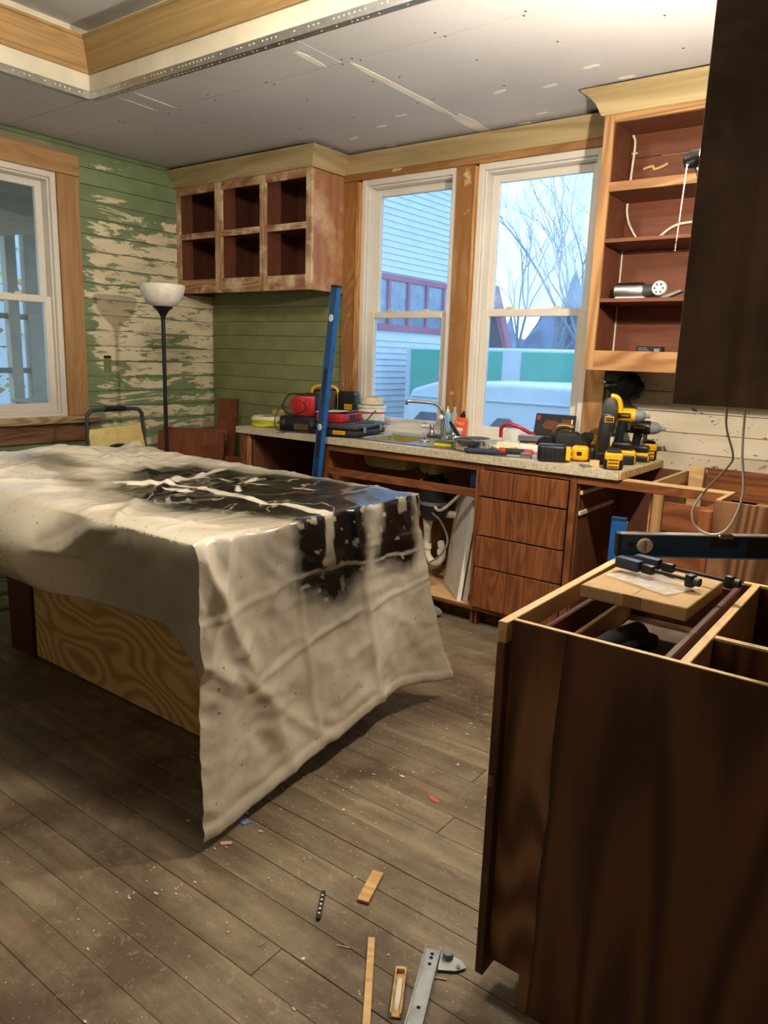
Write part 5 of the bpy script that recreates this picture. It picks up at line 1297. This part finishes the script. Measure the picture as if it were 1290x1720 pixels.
# crumpled things hanging below the tall wall cabinet
t = thing('black_bag', 'black plastic bag hanging under the tall wall cabinet', 'bag', (3.305, -.045, 1.22))
MB().blob((0, 0, .062), 1, 5, .30, 3, (.065, .034, .070), 2.5).build('bag', M['black'], t, True)
MB().tube(smooth_path([(-.02, -.03, .135), (.0, -.045, .09), (.06, -.04, .085)]), .003, 6).build('thin_wire', M['dkgrey'], t, True)
t = thing('junction_wires', 'torn foil and loose wires hanging left of the black bag', 'wiring', (3.20, -.06, 1.27))
MB().blob((0, 0, .02), 1, 15, .6, 2, (.045, .025, .014), 2.6).build('foil', M['foil'], t)
for k in range(5): MB().tube(smooth_path([(-.02 + .012 * k, -.005, .085), (.01 - .01 * k, -.02, .05), (.012 * k - .02, -.01, .01), (.02, .0, -.03 - .005 * k)]), .0022, 5).build('wire', M['dkgrey'], t, True)
t = thing('foil_scrap', 'crumpled silver foil scrap beside the yellow tool top', 'foil', (3.222, -.07, 1.185))
MB().blob((0, 0, .02), 1, 31, .8, 2, (.032, .02, .02), 2.8).build('foil', M['foil'], t)

# ---- things on the tall cabinet shelves
t = thing('electric_motor', 'silver motor tool with a round white wheel lying on the cabinet shelf', 'motor', (3.36, -.19, 1.7025), rad(0, 0, 2))
MB().tube([(-.125, 0, .042), (-.118, 0, .042), (.01, 0, .042), (.02, 0, .042)], [.034, .041, .041, .034], 22).build('housing', M['brushed'], t, True)
MB().box(-.115, .03, -.034, .034, .0, .012, .003).build('foot', M['white'], t); MB().tube([(.02, 0, .042), (.09, 0, .046)], [.03, .026], 14).build('neck', M['dkgrey'], t, True)
MB().lathe([(0, -.016), (.033, -.014), (.036, 0), (.033, .014), (0, .016)], 24, T(.095, -.02, .05) @ RX_(80)).build('wheel', M['white'], t, True)
for k in range(6): MB().lathe([(0, -.002), (.005, -.002), (.005, .002), (0, .002)], 8, T(.095 + .02 * math.cos(k * 1.047), -.0385, .05 + .02 * math.sin(k * 1.047)) @ RX_(80)).build('bolt', M['dkgrey'], t)
MB().prism([(.10, .01), (.19, .045), (.20, .035), (.115, -.0), (.10, .0)], -.025, .025, 'Y', .002).build('bracket', M['grey'], t)
t = thing('small_carton', 'small black printed carton on the bottom shelf of the tall cabinet', 'carton', (3.452, -.24, 1.4465), rad(0, 0, 3))
MB().box(-.06, .06, -.03, .03, 0, .034, .001).build('carton', M['black'], t)
for k in range(3): MB().box(-.05, .01 - .01 * k, -.0308, -.0296, .008 + k * .008, .011 + k * .008).build('print', M['grey'], t)
MB().box(.025, .05, -.0308, -.0296, .008, .024).build('print', M['grey'], t)
t = thing('wood_chip', 'tiny yellow wood chip beside the black carton', 'chip', (3.52, -.285, 1.4465)); MB().box(-.014, .014, -.006, .006, 0, .006, .001).build('chip', M['scrap'], t)

# ---- bare bulb in a pull-chain socket, hanging behind the dark cabinet end
t = thing('pull_chain_lamp', 'black pull-chain lamp socket clamped behind the dark hanging cabinet end', 'lamp', (3.935, -1.512, 1.992))
MB().tube([(-.036, 0, -.002), (-.03, 0, -.002), (-.012, 0, 0), (.014, 0, .004), (.018, 0, .004)], [.012, .021, .025, .024, .018], 18).build('socket', M['black'], t, True)
MB().tube([(-.014, -.018, -.014), (-.016, -.03, -.018)], .006, 8).build('chain_guide', M['chrome'], t, True)
m = MB()
for k in range(44): m.blob((-.0165 - .00025 * k, -.031 + .0002 * k, -.022 - .0055 * k), .0021, 0, 0, 1)
m.build('bead_chain', M['white'], t)
MB().lathe([(0, 0), (.013, 0), (.014, .012), (.024, .035), (.03, .055), (.024, .078), (0, .09)], 20, T(.018, 0, .004) @ RY_(84)).build('bulb', M['bulb'], t, True)
MB().tube(smooth_path([(.0, .004, -.02), (.03, .03, -.075), (.15, .12, -.085), (.32, .225, -.06)]), .005, 7).build('arm', M['black'], t, True)
MB().box(.305, .352, .208, .252, -.09, -.03, .004).build('clamp', M['black'], t)
ld = bpy.data.lights.new('bulb_light', 'POINT'); ld.energy = BULB_POWER; ld.color = BULB_COLOR; ld.shadow_soft_size = .032
lo = bpy.data.objects.new('bulb_light', ld); link(lo, t); lo.location = (.066, 0, .012)

# ---- flush lamp on the ceiling behind the camera
t = thing('ceiling_lamp', 'round flush ceiling lamp with a frosted dome in the ceiling tray above the island', 'ceiling lamp', (2.75, -2.62, TZ))
MB().lathe([(0, 0), (.17, 0), (.17, -.02), (0, -.02)], 32).build('base', M['white'], t, True)
MB().lathe([(.15, -.02), (.145, -.06), (.11, -.095), (.05, -.11), (0, -.112)], 32).build('dome', M['dome'], t, True)
ld = bpy.data.lights.new('ceiling_light', 'POINT'); ld.energy = ROOM_LAMP_POWER; ld.color = BULB_COLOR; ld.shadow_soft_size = .12
lo = bpy.data.objects.new('ceiling_light', ld); link(lo, t); lo.location = (0, 0, -.25)

# ---- cables from the hanging cabinet
t = thing('hanging_cable', 'grey and white cable looping down from the dark hanging cabinet', 'cable', (4.29, -2.25, 1.0))
pp = [(4.272, -2.27, 1.40), (4.266, -2.25, 1.307), (4.270, -2.25, 1.266), (4.289, -2.25, 1.212), (4.281, -2.25, 1.185), (4.238, -2.25, 1.122), (4.222, -2.25, 1.08), (4.234, -2.25, 1.048), (4.268, -2.25, 1.036), (4.300, -2.25, 1.059), (4.318, -2.25, 1.133), (4.306, -2.25, 1.22), (4.301, -2.25, 1.31), (4.302, -2.25, 1.40)]
pp = [(a - 4.29, b + 2.25, c_ - 1.0) for a, b, c_ in pp]; sp = smooth_path(pp, 6)
h = len(sp) * 5 // 13
MB().tube(sp[:h + 1], .0022, 6).build('grey_length', M['wire_grey'], t, True); MB().tube(sp[h:], .0026, 6).build('white_length', M['wire'], t, True)

# ---- spirit levels
def level(t, L, w=.062, th=.026, vials=(), end=True):
    """box level along local x, broad faces +-y, z up"""
    MB().box(.012, L - .012, -th / 2, th / 2, .003, w - .003, .001).build('body', M['navy'], t)
    for z in (0, w - .004): MB().box(.010, L - .010, -th / 2 - .001, th / 2 + .001, z, z + .004, .001).build('edge_rail', M['blue_edge'] if z == 0 else M['brushed'], t)
    for x in (0, L - .016): MB().box(x, x + .016, -th / 2 - .002, th / 2 + .002, -.001, w + .001, .005, 2).build('end_cap', M['rubber'], t, True)
    for x in vials:
        v = MB().lathe([(.010, 0), (.0205, 0), (.0205, .004), (.018, .0055), (.010, .0055)], 24, T(x, -th / 2 + .0, w / 2) @ RX_(90)).build('vial_ring', M['cream'], t, True)
        MB().lathe([(0, .001), (.017, .001), (.017, .003), (0, .003)], 20, T(x, -th / 2, w / 2) @ RX_(90)).build('vial_face', M['white'], v)
        MB().tube([(x, -th / 2 - .0035, w / 2 - .014), (x, -th / 2 - .0035, w / 2 + .014)], .0035, 8).build('vial', M['grey'], v)
t = thing('spirit_level', 'long blue spirit level lying across the peninsula cabinet', 'spirit level', (3.973, -1.995, .884), rad(0, -2.2, 30.5))
level(t, 1.2, .064, .026, (.075,))
MB().lathe([(0, 0), (.008, 0), (.008, .001), (0, .001)], 16, T(.038, -.0131, .034) @ RX_(90)).build('hang_hole', M['black'], t)
MB().box(.24, .315, -.0145, .0145, .030, .0605, .003).build('vial_window', M['black'], t); MB().box(.262, .302, -.0155, .0155, .052, .0655, .003).build('top_vial', M['chrome'], t)
MB().box(.335, .6, -.0138, .0138, .005, .058, .001).build('hand_slot', M['black'], t)
t = thing('spirit_level', 'tall blue spirit level standing upright against the counter front', 'spirit level', (1.645, -.70, .0))
d = Vector((1.822, -.668, 1.77)) - Vector((1.645, -.70, 0)); zax = d.normalized()
sd = Vector((math.cos(math.radians(-16)), math.sin(math.radians(-16)), 0)); sd = (sd - zax * sd.dot(zax)).normalized(); nn = zax.cross(sd)
Q = Matrix((sd, nn, zax)).transposed().to_4x4()
LL = d.length
def lb(nm, a0, a1, b0, b1, z0, z1, mt, p=t, bev=.001): return MB().box(a0, a1, b0, b1, z0, z1, bev, 1, Q).build(nm, M[mt], p)
lb('body', -.028, .028, -.012, .012, .012, LL - .012, 'navy')
lb('edge_rail', .028, .032, -.014, .014, .01, LL - .01, 'blue'); lb('edge_rail', -.032, -.028, -.014, .014, .01, LL - .01, 'blue')
lb('face_plate', -.027, .027, .0121, .014, .012, LL - .012, 'blue')
for z in (0, LL - .014): lb('end_cap', -.033, .033, -.015, .015, z, z + .014, 'rubber')
for z in (.80, 1.12): lb('hand_slot', -.017, .017, -.0125, .0135, z, z + .20, 'black', bev=.0005)
for z in (.98, 1.60):
    v = MB().lathe([(.010, 0), (.020, 0), (.020, .004), (.018, .0055), (.010, .0055)], 20, Q @ T(0, -.012, z) @ RX_(90)).build('vial_ring', M['white'], t, True)
    MB().lathe([(0, .001), (.016, .001), (.016, .003), (0, .003)], 18, Q @ T(0, -.012, z) @ RX_(90)).build('vial_face', M['cream'], v)
t = thing('spirit_level', 'blue spirit level end standing in the open bay under the corner counter', 'spirit level', (3.53, -.66, .0), rad(0, 0, 12))
MB().box(-.036, .03, -.013, .013, .0, .70, .002).build('body', M['blue'], t); MB().box(.0305, .038, -.014, .014, 0, .70, .001).build('edge_rail', M['chrome'], t); MB().box(-.037, .031, -.015, .015, .70, .716, .003).build('end_cap', M['navy'], t)

# ---- in the peninsula drawer
t = thing('cardboard_box', 'flat cardboard box lying over the open drawer of the peninsula', 'box', (4.152, -2.235, .8695), rad(0, 0, -2))
MB().box(-.118, .118, -.135, .135, -.0, .030, .002).build('carton', M['card'], t); MB().box(-.02, .02, -.1355, -.134, .002, .03, .0005).build('tape_end', M['card_in'], t)
MB().box(-.0005, .0005, -.13, .13, .0298, .0306, 0).build('flap_seam', M['card_in'], t)
t = thing('plastic_envelope', 'clear crinkled plastic envelope on the flat cardboard box', 'plastic bag', (4.15, -2.24, .9005), rad(0, 0, -22))
MB().grid(lambda u, v: ((u - .5) * .17, (v - .5) * .12, .002 + .004 * abs(N3(u * 3, v * 3, 1, 2)) + .001), 16, 12).build('film', M['film_clear'], t)
def clamp(label, loc, rz, L):
    t = thing('bar_clamp', label, 'clamp', loc, rad(0, 0, rz))
    MB().box(-L / 2, L / 2, -.004, .004, .012, .019, .001).build('bar', M['rubber'], t)
    MB().box(-L / 2, -L / 2 + .065, -.013, .013, .002, .03, .006, 2).build('grip', M['navy_grip'], t, True); MB().box(-L / 2 + .07, -L / 2 + .10, -.01, .01, .004, .026, .004, 2).build('trigger_block', M['black'], t, True)
    MB().box(L / 2 - .02, L / 2, -.012, .012, .0, .03, .005, 2).build('fixed_jaw', M['black'], t, True); MB().tube([(L / 2 - .005, .0, .015), (L / 2 + .012, 0, .015)], .010, 12).build('jaw_pad', M['dkgrey'], t, True)
    return t
clamp('navy-gripped bar clamp lying on the cardboard box nearer the camera', (4.145, -2.215, .907), -14, .20)
clamp('black bar clamp on the cardboard box behind the navy-gripped one', (4.195, -2.165, .907), -10, .24)
t = thing('nail_gun', 'dark air nailer with a brass fitting lying in the drawer under the box', 'nailer', (4.128, -2.40, .7435), rad(0, 0, 80))
MB().tube([(-.02, .025, .035), (.05, .02, .035), (.14, .015, .035)], [.022, .030, .028], 14).build('barrel', M['dkgrey'], t, True); MB().tube([(-.024, .025, .035), (-.05, .026, .036)], [.022, .017], 14).build('exhaust_cap', M['grey'], t, True)
MB().box(.0, .14, -.04, -.005, .012, .05, .012, 2).build('handle', M['black'], t, True); MB().tube([(-.0, -.022, .033), (-.03, -.022, .035), (-.045, -.022, .035)], [.009, .008, .006], 10).build('air_fitting', M['steel'], t, True)
t = thing('hand_plane', 'grey metal tool parts lying in the front of the drawer', 'tool parts', (4.205, -2.50, .7435), rad(0, 0, -8))
MB().box(-.06, .05, -.012, .012, 0, .012, .003).box(-.04, .07, .018, .032, .0, .014, .003).build('bars', M['grey'], t); MB().tube(smooth_path([(.0, .05, .01), (.03, .06, .02), (.06, .04, .02), (.06, .01, .015)]), .006, 8).build('loop', M['dkgrey'], t, True)

# ---- plumbing and boards under the sink
t = thing('garbage_disposer', 'dark round garbage disposer hanging under the small sink bowl', 'disposer', (2.33, -.35, .47))
MB().lathe([(0, 0), (.06, .0), (.075, .02), (.085, .06), (.085, .20), (.07, .235), (.05, .25), (.045, .284), (0, .284)], 24).build('motor', M['disp'], t, True); MB().lathe([(.084, .09), (.0875, .09), (.0875, .11), (.084, .11)], 24).build('band', M['grey'], t, True)
t = thing('drain_pipes', 'white plastic drain pipes and trap under the sink', 'pipes', (2.36, -.37, .103))
tr = smooth_path([(-.10, .0, .60), (-.08, 0, .45), (-.055, 0, .30), (-.05, 0, .2), (-.045, 0, .15), (-.01, 0, .115), (.03, 0, .12), (.055, 0, .16), (.05, 0, .21), (.03, .02, .235)], 5)
MB().tube(tr, .021, 12).build('trap', M['pipe'], t, True); MB().tube([(-.17, 0, .395), (.12, .09, .40)], .022, 12).build('cross_pipe', M['pipe'], t, True)
MB().tube([(-.03, 0, .40), (-.10, .02, .12)], .017, 10).build('slanted_pipe', M['pipe'], t, True)
for p_, r_ in (((-.05, 0, .205), .027), ((.05, 0, .185), .027), ((-.08, .02, .398), .030), ((.02, .055, .40), .028)): MB().lathe([(r_ - .004, -.016), (r_, -.014), (r_, .014), (r_ - .004, .016)], 16, T(*p_)).build('slip_nut', M['pipe'], t, True)
MB().tube(smooth_path([(-.02, -.03, .50), (.04, -.05, .44), (.10, -.05, .47), (.18, -.02, .56)]), .009, 8).build('water_line', M['pipe'], t, True)
MB().tube(smooth_path([(.0, -.05, .42), (.08, -.07, .38), (.13, -.07, .28), (.09, -.07, .19), (.02, -.07, .13)]), .006, 8).build('braided_line', M['grey'], t, True)
for k, (x0, lab, dz) in enumerate(((2.662, 'white foam board leaning in the sink cabinet, the left and taller one', 0), (2.692, 'white foam board with a broken edge squeezed between the other board and the cabinet side', -.04))):
    t = thing('foam_board', lab, 'board', (x0, -.578 + .02 * k, .103), rad(0, 6.5, 43))
    MB().box(-.011, .011, .0, .38, 0, .56 + dz, .001).build('board', M['mdf_white'], t)
    r = random.Random(k); prof = []
    for j in range(40): prof.append((-.0115 + r.uniform(-.001, .001), .56 * j / 39))
    for j in range(39, -1, -1): prof.append((.0115 + r.uniform(-.001, .001), .56 * j / 39))
    MB().prism([(a, b * (.56 + dz) / .56) for a, b in prof], -.012, -.0005, 'Y').build('torn_edge', M['compound'], t)
t = thing('wood_wedge', 'small wood wedge lying on the sink cabinet floor', 'wood scrap', (2.37, -.42, .1025), rad(0, 0, -30))
MB().prism([(-.05, 0), (.05, 0), (.05, .03), (-.04, .012)], -.025, .025, 'Y', .001).build('wedge', M['card'], t)

# ================================================================ OUTDOORS
GZ = -.85
gr = struct('ground', MB().box(-60, 60, .3, 90, GZ - .2, GZ).box(-60, -.3, -40, .3, GZ - .2, GZ), M['grass'])
# neighbouring house: its long side runs away from the window
h = thing('neighbour_house', 'white clapboard neighbour house with a band of red-framed windows outside', 'house', (-3.0, 6.0, GZ))
HX, HY0, HY1 = -3.0, 1.2, 9.35
WY0, WY1, WZ0, WZ1 = 5.75, 7.93, 1.92, 2.63
bx('wall', -8.0, HX - .03, HY0, HY1, GZ, 5.6, M['siding'], h, 0, True)
z = GZ; lapm = {}
def lap(y0, y1, z0):
    key = round(y1 - y0, 3)
    if key not in lapm:
        o_ = MB().prism([(.0, 0), (.028, 0), (.010, .104), (.0, .104)], 0, y1 - y0, 'Y').build('clapboard', M['siding'], h); lapm[key] = o_.data
    else:
        o_ = link(bpy.data.objects.new('clapboard', lapm[key]), h)
    o_.location = (HX - .03 - h.location.x, y0 - h.location.y, z0 - h.location.z)
while z < 5.5:
    if z + .1 > WZ0 - .09 and z < WZ1 + .05: lap(HY0, WY0 - .09, z); lap(WY1 + .09, HY1, z)
    else: lap(HY0, HY1, z)
    z += .1
wn = bx('window_band', HX - .02, HX + .02, WY0 - .09, WY1 + .09, WZ0 - .1, WZ0, M['red_trim'], h, .004, True)
bx('head', HX - .02, HX + .02, WY0 - .09, WY1 + .09, WZ1, WZ1 + .09, M['red_trim'], wn, .004, True)
nW = 4
for k in range(nW + 1):
    y_ = WY0 - .09 + (WY1 - WY0 + .18 - .11) * k / nW; bx('mullion', HX - .02, HX + .02, y_ + .02, y_ + .09, WZ0, WZ1, M['red_trim'], wn, .004, True)
for k in range(nW):
    y_ = WY0 - .09 + (WY1 - WY0 + .18 - .11) * k / nW; bx('window_pane', HX - .029, HX - .015, y_ + .11, y_ + .11 + (WY1 - WY0 + .07) / nW - .09, WZ0, WZ1, M['far_glass'], wn, 0, True)
bx('corner_board', HX - .03, HX + .03, HY1, HY1 + .12, GZ, 5.6, M['siding'], h, .004, True)
MB().prism([(-8.3, 5.4), (HX + .45, 5.4), (HX + .45, 5.55), (-5.5, 8.0), (-8.3, 8.0)], HY0 - .3, HY1 + .4, 'Y').build('roof', M['roofing'], h, off=-Vector(h.location))
bx('basement_door', HX - .0, HX + .03, 5.35, 5.75, .1, .95, M['red_trim'], h, .004, True)
# shed with a slanted pinkish rake behind the truck
t = thing('garden_shed', 'dark shed with a slanting red roof edge behind the white truck', 'shed', (-5.2, 13.5, GZ))
MB().prism([(-2.2, 0), (1.25, 0), (1.25, 2.0), (.6, 3.9), (-2.2, 3.9)], -1, -.8, 'Y').build('wall', M['roofing'], t)
MB().prism([(1.25, 2.0), (1.36, 2.0), (.72, 4.0), (.6, 3.9)], -1.05, -.78, 'Y').build('rake_board', M['red_trim'], t)

# white truck parked close to the window
t = thing('white_truck', 'white truck with a rounded cab parked right outside the window', 'truck', (.8, 4.2, GZ), rad(0, 0, 0))
def body(y0, y1, pts, nm, mat, bev): return MB().prism(pts, y0, y1, 'Y', bev, None, 3).build(nm, M[mat], t, True)
Zt = lambda z: z - GZ
body(-.85, .95, [(-1.36, Zt(-.35)), (6.0, Zt(-.35)), (6.0, Zt(1.04)), (4.0, Zt(1.08)), (2.0, Zt(1.12)), (.2, Zt(1.15)), (-.9, Zt(1.13)), (-1.24, Zt(1.03)), (-1.36, Zt(.75))], 'cab', 'truck', .05)
MB().box(-1.22, 5.9, -.868, -.848, Zt(.945), Zt(.962), .004).build('drip_rail', M['truck'], t)
for a, b in ((-1.22, -.42), (-.2, .18), (.9, 2.2)):
    MB().prism([(a, Zt(.2)), (b, Zt(.2)), (b, Zt(.68)), (b - .1, Zt(.775)), (a + .13, Zt(.775)), (a + .02, Zt(.66))], -.862, -.846, 'Y', .01).build('side_window', M['truck_glass'], t)
for x in (-.9, 4.4):
    MB().lathe([(0, -.11), (.26, -.11), (.34, -.08), (.34, .08), (.26, .11), (0, .11)], 24, T(x, -.72, .34) @ RX_(90)).build('wheel', M['rubber'], t, True)
    MB().lathe([(0, -.11), (.26, -.11), (.34, -.08), (.34, .08), (.26, .11), (0, .11)], 24, T(x, .8, .34) @ RX_(90)).build('wheel', M['rubber'], t, True)
MB().box(-1.0, -.85, -.7, -.55, Zt(1.10), Zt(1.2), .02).box(-.55, -.40, -.7, -.55, Zt(1.10), Zt(1.2), .02).build('roof_rack_foot', M['grey'], t)
# box trailer with teal panels behind it
t = thing('panel_trailer', 'white trailer with teal green side panels behind the white truck', 'trailer', (.2, 7.0, GZ))
MB().box(-2.66, 6.0, -.95, .95, .55, Zt(1.57), .03).build('box', M['truck'], t)
for a, b in ((-2.54, -.9), (-.59, 1.5), (1.8, 3.6)):
    MB().box(a, b, -.965, -.948, Zt(.60), Zt(1.52), .003).build('teal_panel', M['teal'], t)
for x in (-1.6, 3.0): MB().lathe([(0, -.1), (.25, -.1), (.3, 0), (.25, .1), (0, .1)], 20, T(x, -.8, .3) @ RX_(90)).build('wheel', M['rubber'], t, True)
MB().box(-2.7, 5.8, -.7, .7, .45, .56).build('chassis', M['dkgrey'], t)

# far brush and bare trees
def brush(y0, x0, x1, h0, seed):
    def fn(u, v):
        x = x0 + (x1 - x0) * u; hh = h0 * (.75 + .5 * noise.noise(Vector((x * .12, seed, 0))) + .3 * noise.noise(Vector((x * .9, seed, 1))) + .16 * noise.noise(Vector((x * 4, seed, 2))))
        return (x, y0 + 1.5 * noise.noise(Vector((x * .5, v * 3, seed))) - 3 * v * (1 - v), GZ - .1 + hh * math.sin(v * math.pi * .5))
    return MB().grid(fn, 260, 14)
o = brush(42, -50, 25, 7.2, 3).build('tree_line', M['far_brush'], None, True); tag(o, 'hazy blue-grey line of far woods beyond the trailer', 'woods', kind='stuff')
def bare_tree(name, label, base_, H, seed, lean=(0, 0), depth=6, mat='bark', spread=.55, thick=.09):
    r = random.Random(seed); t = thing(name, label, 'tree', base_, group='bare trees outdoors'); m = MB(); n_ = [0]
    trunk = MB()
    def grow(p, d, L, rad_, k, mm):
        if k == 0 or n_[0] > 900: return
        n_[0] += 1
        q = p + d * L * .5 + Vector((r.uniform(-1, 1), r.uniform(-1, 1), r.uniform(-.3, .6))) * L * .06; e = q + (d + Vector((r.uniform(-1, 1), r.uniform(-1, 1), r.uniform(-.3, .5))) * .14).normalized() * L * .5
        mm.tube([p, q, e], [rad_, rad_ * .82, rad_ * .64], 5 if k < depth else 8, cap=False)
        for _ in range(2 if r.random() < .65 else 3):
            nd = (d + Vector((r.uniform(-1, 1), r.uniform(-1, 1), r.uniform(-.35, .6))) * spread).normalized()
            grow(e if r.random() < .7 else q, nd, L * r.uniform(.62, .84), rad_ * .6, k - 1, m)
    grow(Vector((0, 0, 0)), Vector((lean[0], lean[1], 1)).normalized(), H * .3, thick, depth, trunk)
    trunk.build('trunk', M['bark'], t, True); m.build('branches', M[mat], t, True); return t
bare_tree('bare_tree', 'bare tree with fine twigs high in the right window', (-4.2, 15.0, GZ), 9.5, 5, (.12, -.1), 8)
bare_tree('bare_tree', 'bare crooked tree low behind the teal trailer', (-5.6, 17.5, GZ), 6.5, 11, (.2, 0), 8, spread=.7)
bare_tree('bare_tree', 'thin bare tree beyond the right edge of the window', (-2.2, 13.0, GZ), 8.5, 23, (-.1, 0), 8, thick=.07)
bare_tree('bare_tree', 'leaning bare tree seen between shed and trailer', (-7.5, 20.0, GZ), 8.0, 31, (.05, 0), 8)
def leafy(name, label, base_, R_, Hh, seed, mat):
    t = thing(name, label, 'tree', base_); MB().tube([(0, 0, 0), (.1, 0, Hh * .5), (0, .1, Hh)], [.14, .1, .04], 8).build('trunk', M['bark'], t, True)
    r = random.Random(seed); m = MB()
    for k in range(1500):
        p = Vector((r.gauss(0, 1), r.gauss(0, 1), r.gauss(0, .8))) * R_ * .5 + Vector((0, 0, Hh)); s = r.uniform(.05, .12)
        M4 = Matrix.Translation(p) @ Matrix.Rotation(r.uniform(0, 6.28), 4, 'Z') @ Matrix.Rotation(r.uniform(0, 3.14), 4, 'X')
        m.mesh([(-s, 0, 0), (0, -s * .5, .01), (s, 0, 0), (0, s * .5, .01)], [(0, 1, 2, 3)], M4)
    m.build('foliage', M[mat], t); return t
leafy('autumn_tree', 'yellow-leaved tree outside the left porch window', (-6.5, 1.2, GZ), 2.2, 2.6, 4, 'yellow_leaf')

# ================================================================ PORCH beyond the left window
PX0, PX1, PY0, PY1 = -2.45, -.16, -4.2, .55
porch = struct('porch_floor', MB().box(PX0 - .1, PX1, PY0, PY1, -.12, -.02), M['porch_grey'])
for k in range(26):
    y0 = PY0 + k * (PY1 - PY0) / 26
    if k == 0: pc = struct('porch_ceiling', MB().box(PX0 - .1, PX1, PY0, PY1, 2.72, 2.78), M['porch_dark'])
    bx('ceiling_plank', PX0, PX1, y0 + .002, y0 + (PY1 - PY0) / 26 - .002, 2.70, 2.72, M['porch_grey'], pc, .004)
m = MB().box(PX0 - .12, PX0, PY0, PY1, 0, .62).box(PX0 - .12, PX0, PY0, PY1, 2.5, 2.75)
for y_ in (-4.2, -3.1, -2.0, -.95, -.34, -.16, .35): m.box(PX0 - .10, PX0 - .0, y_, y_ + .10 if y_ != -.16 else PY1, .62, 2.5, .004)
pw = struct('porch_wall', m, M['porch_grey'])
for z_ in (1.12, 1.62): bx('window_bar', PX0 - .07, PX0 - .03, -3.9, -.16, z_, z_ + .05, M['porch_dark'], pw, .003)
struct('porch_end_wall', MB().box(PX0, PX1, PY1, PY1 + .12, 0, .9).box(PX0, PX1, PY1, PY1 + .12, 2.5, 2.75).box(PX0, PX0 + .1, PY1, PY1 + .12, .9, 2.5).box(-1.3, -1.2, PY1, PY1 + .12, .9, 2.5), M['porch_dark'])
struct('porch_far_wall', MB().box(PX0, PX1, PY0 - .12, PY0, 0, .9).box(PX0, PX1, PY0 - .12, PY0, 2.5, 2.75), M['porch_dark'])
def curtain(name, label, x, y0, y1, z0, z1, mat, amp, fr, sway=0, cat='plastic sheet'):
    o = MB().grid(lambda u, v: (x + amp * math.sin(fr * u * 6.28 + 2 * v) * (.3 + .7 * v) + sway * v * v, y0 + (y1 - y0) * u + .02 * math.sin(4 * v), z1 + (z0 - z1) * v), 40, 24).build(name, M[mat], None, True)
    sm = o.modifiers.new('film', 'SOLIDIFY'); sm.thickness = .002
    return tag(o, label, cat)
curtain('plastic_curtain', 'grey plastic film hanging in the porch behind the left window', -1.35, -.62, -.05, 1.02, 2.70, 'film', .05, 3)
curtain('bed_sheet', 'pale blue-white cloth hanging in the porch beside the plastic film', -1.75, -.42, -.05, .9, 2.70, 'sheet_white', .06, 2, cat='cloth')
t = thing('hanging_sheet', 'pale cloth slung under the porch ceiling', 'cloth', (-1.2, -1.0, 2.0))
MB().grid(lambda u, v: (-.9 + 1.5 * u, -.9 + 1.6 * v, .35 - .28 * math.sin(math.pi * v) * (.4 + .6 * u) + .18 * u), 24, 24).build('cloth', M['sheet_white'], t, True)
t = thing('porch_cabinet', 'low dark box standing in the porch under the left window', 'box', (-1.1, -.55, -.02))
MB().box(-.35, .2, -.3, .35, 0, .95, .006).build('body', M['porch_dark'], t); MB().box(-.37, .22, -.32, .37, .951, .975, .004).build('lid', M['porch_grey'], t)
t = thing('metal_tray', 'grey metal box lying on the porch cabinet', 'tray', (-1.0, -.62, .985), rad(0, 5, 25)); MB().box(-.15, .15, -.1, .1, 0, .08, .006).build('tray', M['grey'], t)
